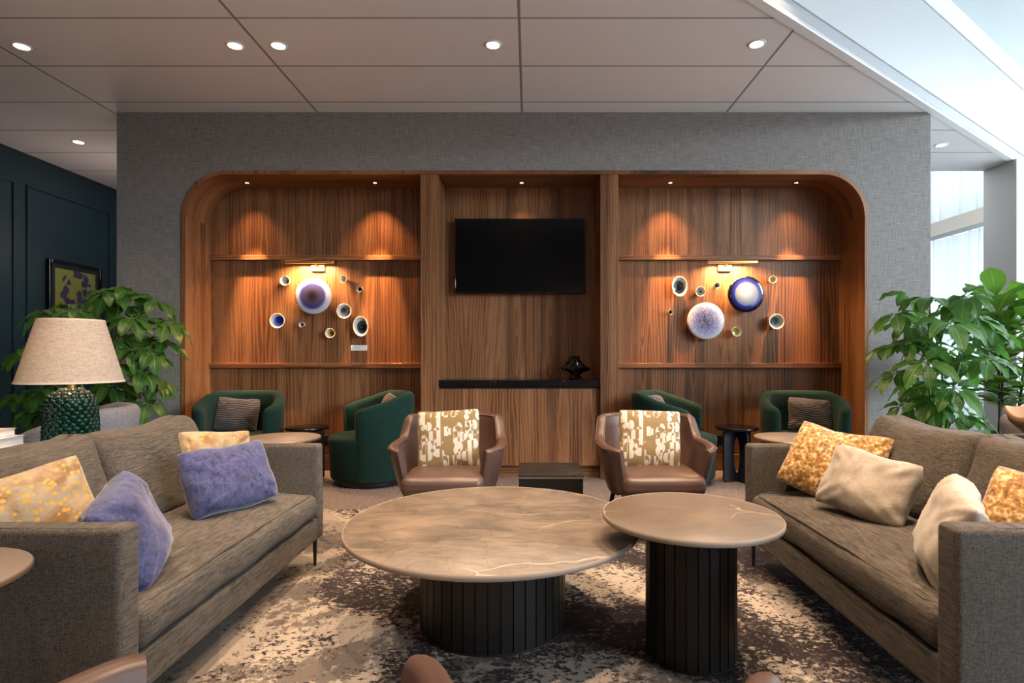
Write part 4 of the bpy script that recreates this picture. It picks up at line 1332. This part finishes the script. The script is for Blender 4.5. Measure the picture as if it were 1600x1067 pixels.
def plant(name, lb, base, whorls, leafL, mat, pot_r, pot_h, seed, stems=3, group=None, nl=(6, 9), leafW=.44, potmat=None, kind=0):
    rnd = random.Random(seed)
    t = thing(name, lb, 'potted plant', base, 0, group)
    B = Vector(base)
    link('pot', lathe(BM(), [(0, 0), (pot_r * .8, 0), (pot_r * .85, .01), (pot_r, pot_h), (pot_r - .015, pot_h), (pot_r - .02, pot_h - .04), (0, pot_h - .04)], 48), potmat or POTD, t)
    link('soil', lathe(BM(), [(0, pot_h - .035), (pot_r - .02, pot_h - .035), (pot_r - .022, pot_h - .05), (0, pot_h - .05)], 32), SOIL, t)
    bm = BM(); uvl = bm.loops.layers.uv.new('UVMap')
    sm = BM()
    tips = []
    trunks = []
    for s in range(stems):
        a = 2 * PI * s / stems + seed
        top = Vector((.10 * math.cos(a), .10 * math.sin(a), 0))
        zmax = max(wp[2] for wp in whorls) - B.z
        pts = [Vector((.05 * math.cos(a), .05 * math.sin(a), pot_h - .05))]
        for k in range(1, 7):
            q = k / 6
            pts.append(Vector((.05 * math.cos(a) + top.x * q * 1.6 + .02 * math.sin(q * 5 + s), .05 * math.sin(a) + top.y * q * 1.6, pot_h + (zmax * .93 - pot_h) * q)))
        trunks.append(pts)
        tube(sm, pts, .011, 8, taper=lambda k: 1 - .5 * k)
    for wp in whorls:
        c = Vector(wp[:3]) - B
        # petiole cluster joined to the nearest trunk a bit lower down
        tk = min(trunks, key=lambda ps: min((q - c).length for q in ps))
        zq = c.z - .10 - .25 * (c.xy - tk[3].xy).length
        best = min(tk, key=lambda q: abs(q.z - zq))
        mid = (best + c) / 2 + Vector((0, 0, .02)) - (c - best) * .0
        tube(sm, [best, mid, c], .0035, 6)
        n = rnd.randint(*nl)
        out = Vector((c.x - best.x, c.y - best.y, 0))
        out = out.normalized() if out.length > .02 else Vector((rnd.uniform(-1, 1), -1, 0)).normalized()
        a0 = rnd.uniform(0, 2 * PI)
        ax = (Vector((0, 0, 1)) + out * rnd.uniform(.25, .75)).normalized()
        e1 = ax.cross(Vector((.3, 1, .1))).normalized(); e2 = ax.cross(e1)
        sc = wp[3] if len(wp) > 3 else 1
        for k in range(n):
            a = a0 + 2 * PI * k / n + rnd.uniform(-.15, .15)
            d = (e1 * math.cos(a) + e2 * math.sin(a)) + ax * rnd.uniform(-.15, .35)
            L = leafL * sc * rnd.uniform(.75, 1.12)
            b0 = c + d.normalized() * .012
            tube(sm, [c, c + d.normalized() * .035], .002, 5)
            add_leaf(bm, uvl, c + d.normalized() * .03, d, ax, L, L * leafW * rnd.uniform(.9, 1.1), rnd.uniform(.9, 1.9))
    link('stem', sm, STEM, t)
    o = link('foliage', bm, mat, t, angle=180)
    return t

rnd = random.Random(3)
def wh(lst, Y, ox, oy, sc=.2812, jit=.22):
    out = []
    for (a, b_, *r) in lst:
        yy = Y + (r[0] if r else rnd.uniform(-jit, jit))
        p = px(ox + a * sc, oy + b_ * sc, yy)
        out.append((p.x, p.y, p.z))
    return out
rp = wh([(545, 240, -.1), (350, 325, -.1), (735, 225, -.2), (650, 372, -.35), (430, 240, .2), (330, 500, .0), (520, 590, -.3), (870, 575, -.3), (430, 480, -.1), (355, 650, 0),
         (680, 730, -.3), (570, 800, -.2), (790, 340, -.15), (750, 890, 0), (640, 540, .15), (390, 830, 0), (560, 420, .2), (700, 600, .2), (480, 720, .2), (620, 880, .1), (800, 480, .2),
         (450, 880, .1), (690, 320, .1), (530, 500, 0), (420, 380, .1), (880, 420, .1)], 4.35, 1300, 400)
plant('schefflera', 'bushy umbrella plant with glossy drooping leaves behind the right sofa', (3.15, 4.40, 0), rp, .235, LEAF, .20, .36, 7, 4, 'umbrella plants at the ends of the wall')
lp = wh([(600, 200, -.1), (250, 310, -.2), (430, 300, -.2), (720, 200, 0), (870, 250, 0), (735, 345, -.2), (930, 370, 0), (660, 470, -.1), (850, 545, -.15), (735, 520, -.2), (560, 240, .1), (910, 470, .05),
         (140, 520, 0), (620, 720, -.1), (790, 640, -.2), (890, 700, 0), (820, 820, -.2), (250, 740, 0), (190, 860, 0), (200, 1010, 0), (120, 780, .1), (500, 420, .1), (400, 360, .1), (300, 460, .1),
         (700, 640, .1), (780, 760, .1), (640, 800, .1), (560, 760, .1), (300, 860, .1), (800, 440, .15), (690, 280, .1), (350, 640, .1), (480, 560, .1)], 4.45, 0, 400)
plant('schefflera', 'leafy umbrella plant behind the lamp at the left end of the wall', (-3.42, 4.45, 0), lp, .205, LEAF, .20, .36, 11, 4, 'umbrella plants at the ends of the wall')

# fiddle leaf fig
rnd = random.Random(9)
t = thing('fiddle_leaf_fig', 'taller broad-leaved fig plant behind the umbrella plant at the right edge', 'potted plant', (4.18, 5.05, 0))
link('pot', lathe(BM(), [(0, 0), (.17, 0), (.20, .40), (.185, .40), (.18, .36), (0, .36)], 48), POTD, t)
bm = BM(); uvl = bm.loops.layers.uv.new('UVMap'); sm = BM()
for s in range(3):
    ax_ = [(-.02, 0), (.10, .05), (.25, -.05)][s]; H = [1.60, 1.40, 1.52][s]
    pts = [Vector((ax_[0] * (.3 + .7 * k / 6) + .012 * math.sin(k), ax_[1], .34 + (H - .34) * k / 6)) for k in range(7)]
    tube(sm, pts, .013, 8, taper=lambda k: 1 - .5 * k)
    nl = 34
    for k in range(nl):
        z = .62 + (H - .60) * k / nl
        a = k * 2.4 + s
        q = min(6, (z - .34) / (H - .34) * 6); i = int(q) if q < 6 else 5
        p = pts[i].lerp(pts[i + 1], q - i)
        el = .45 + 1.1 * (k / nl) ** 3
        d = Vector((math.cos(a), math.sin(a), el))
        L = rnd.uniform(.24, .34)
        tube(sm, [p, p + d.normalized() * .05], .003, 5)
        add_leaf(bm, uvl, p + d.normalized() * .04, d, Vector((0, 0, 1)), L, L * .62, rnd.uniform(.2, 1.0), .12, 1)
link('stem', sm, BARK, t); link('foliage', bm, LEAF2, t, angle=180)
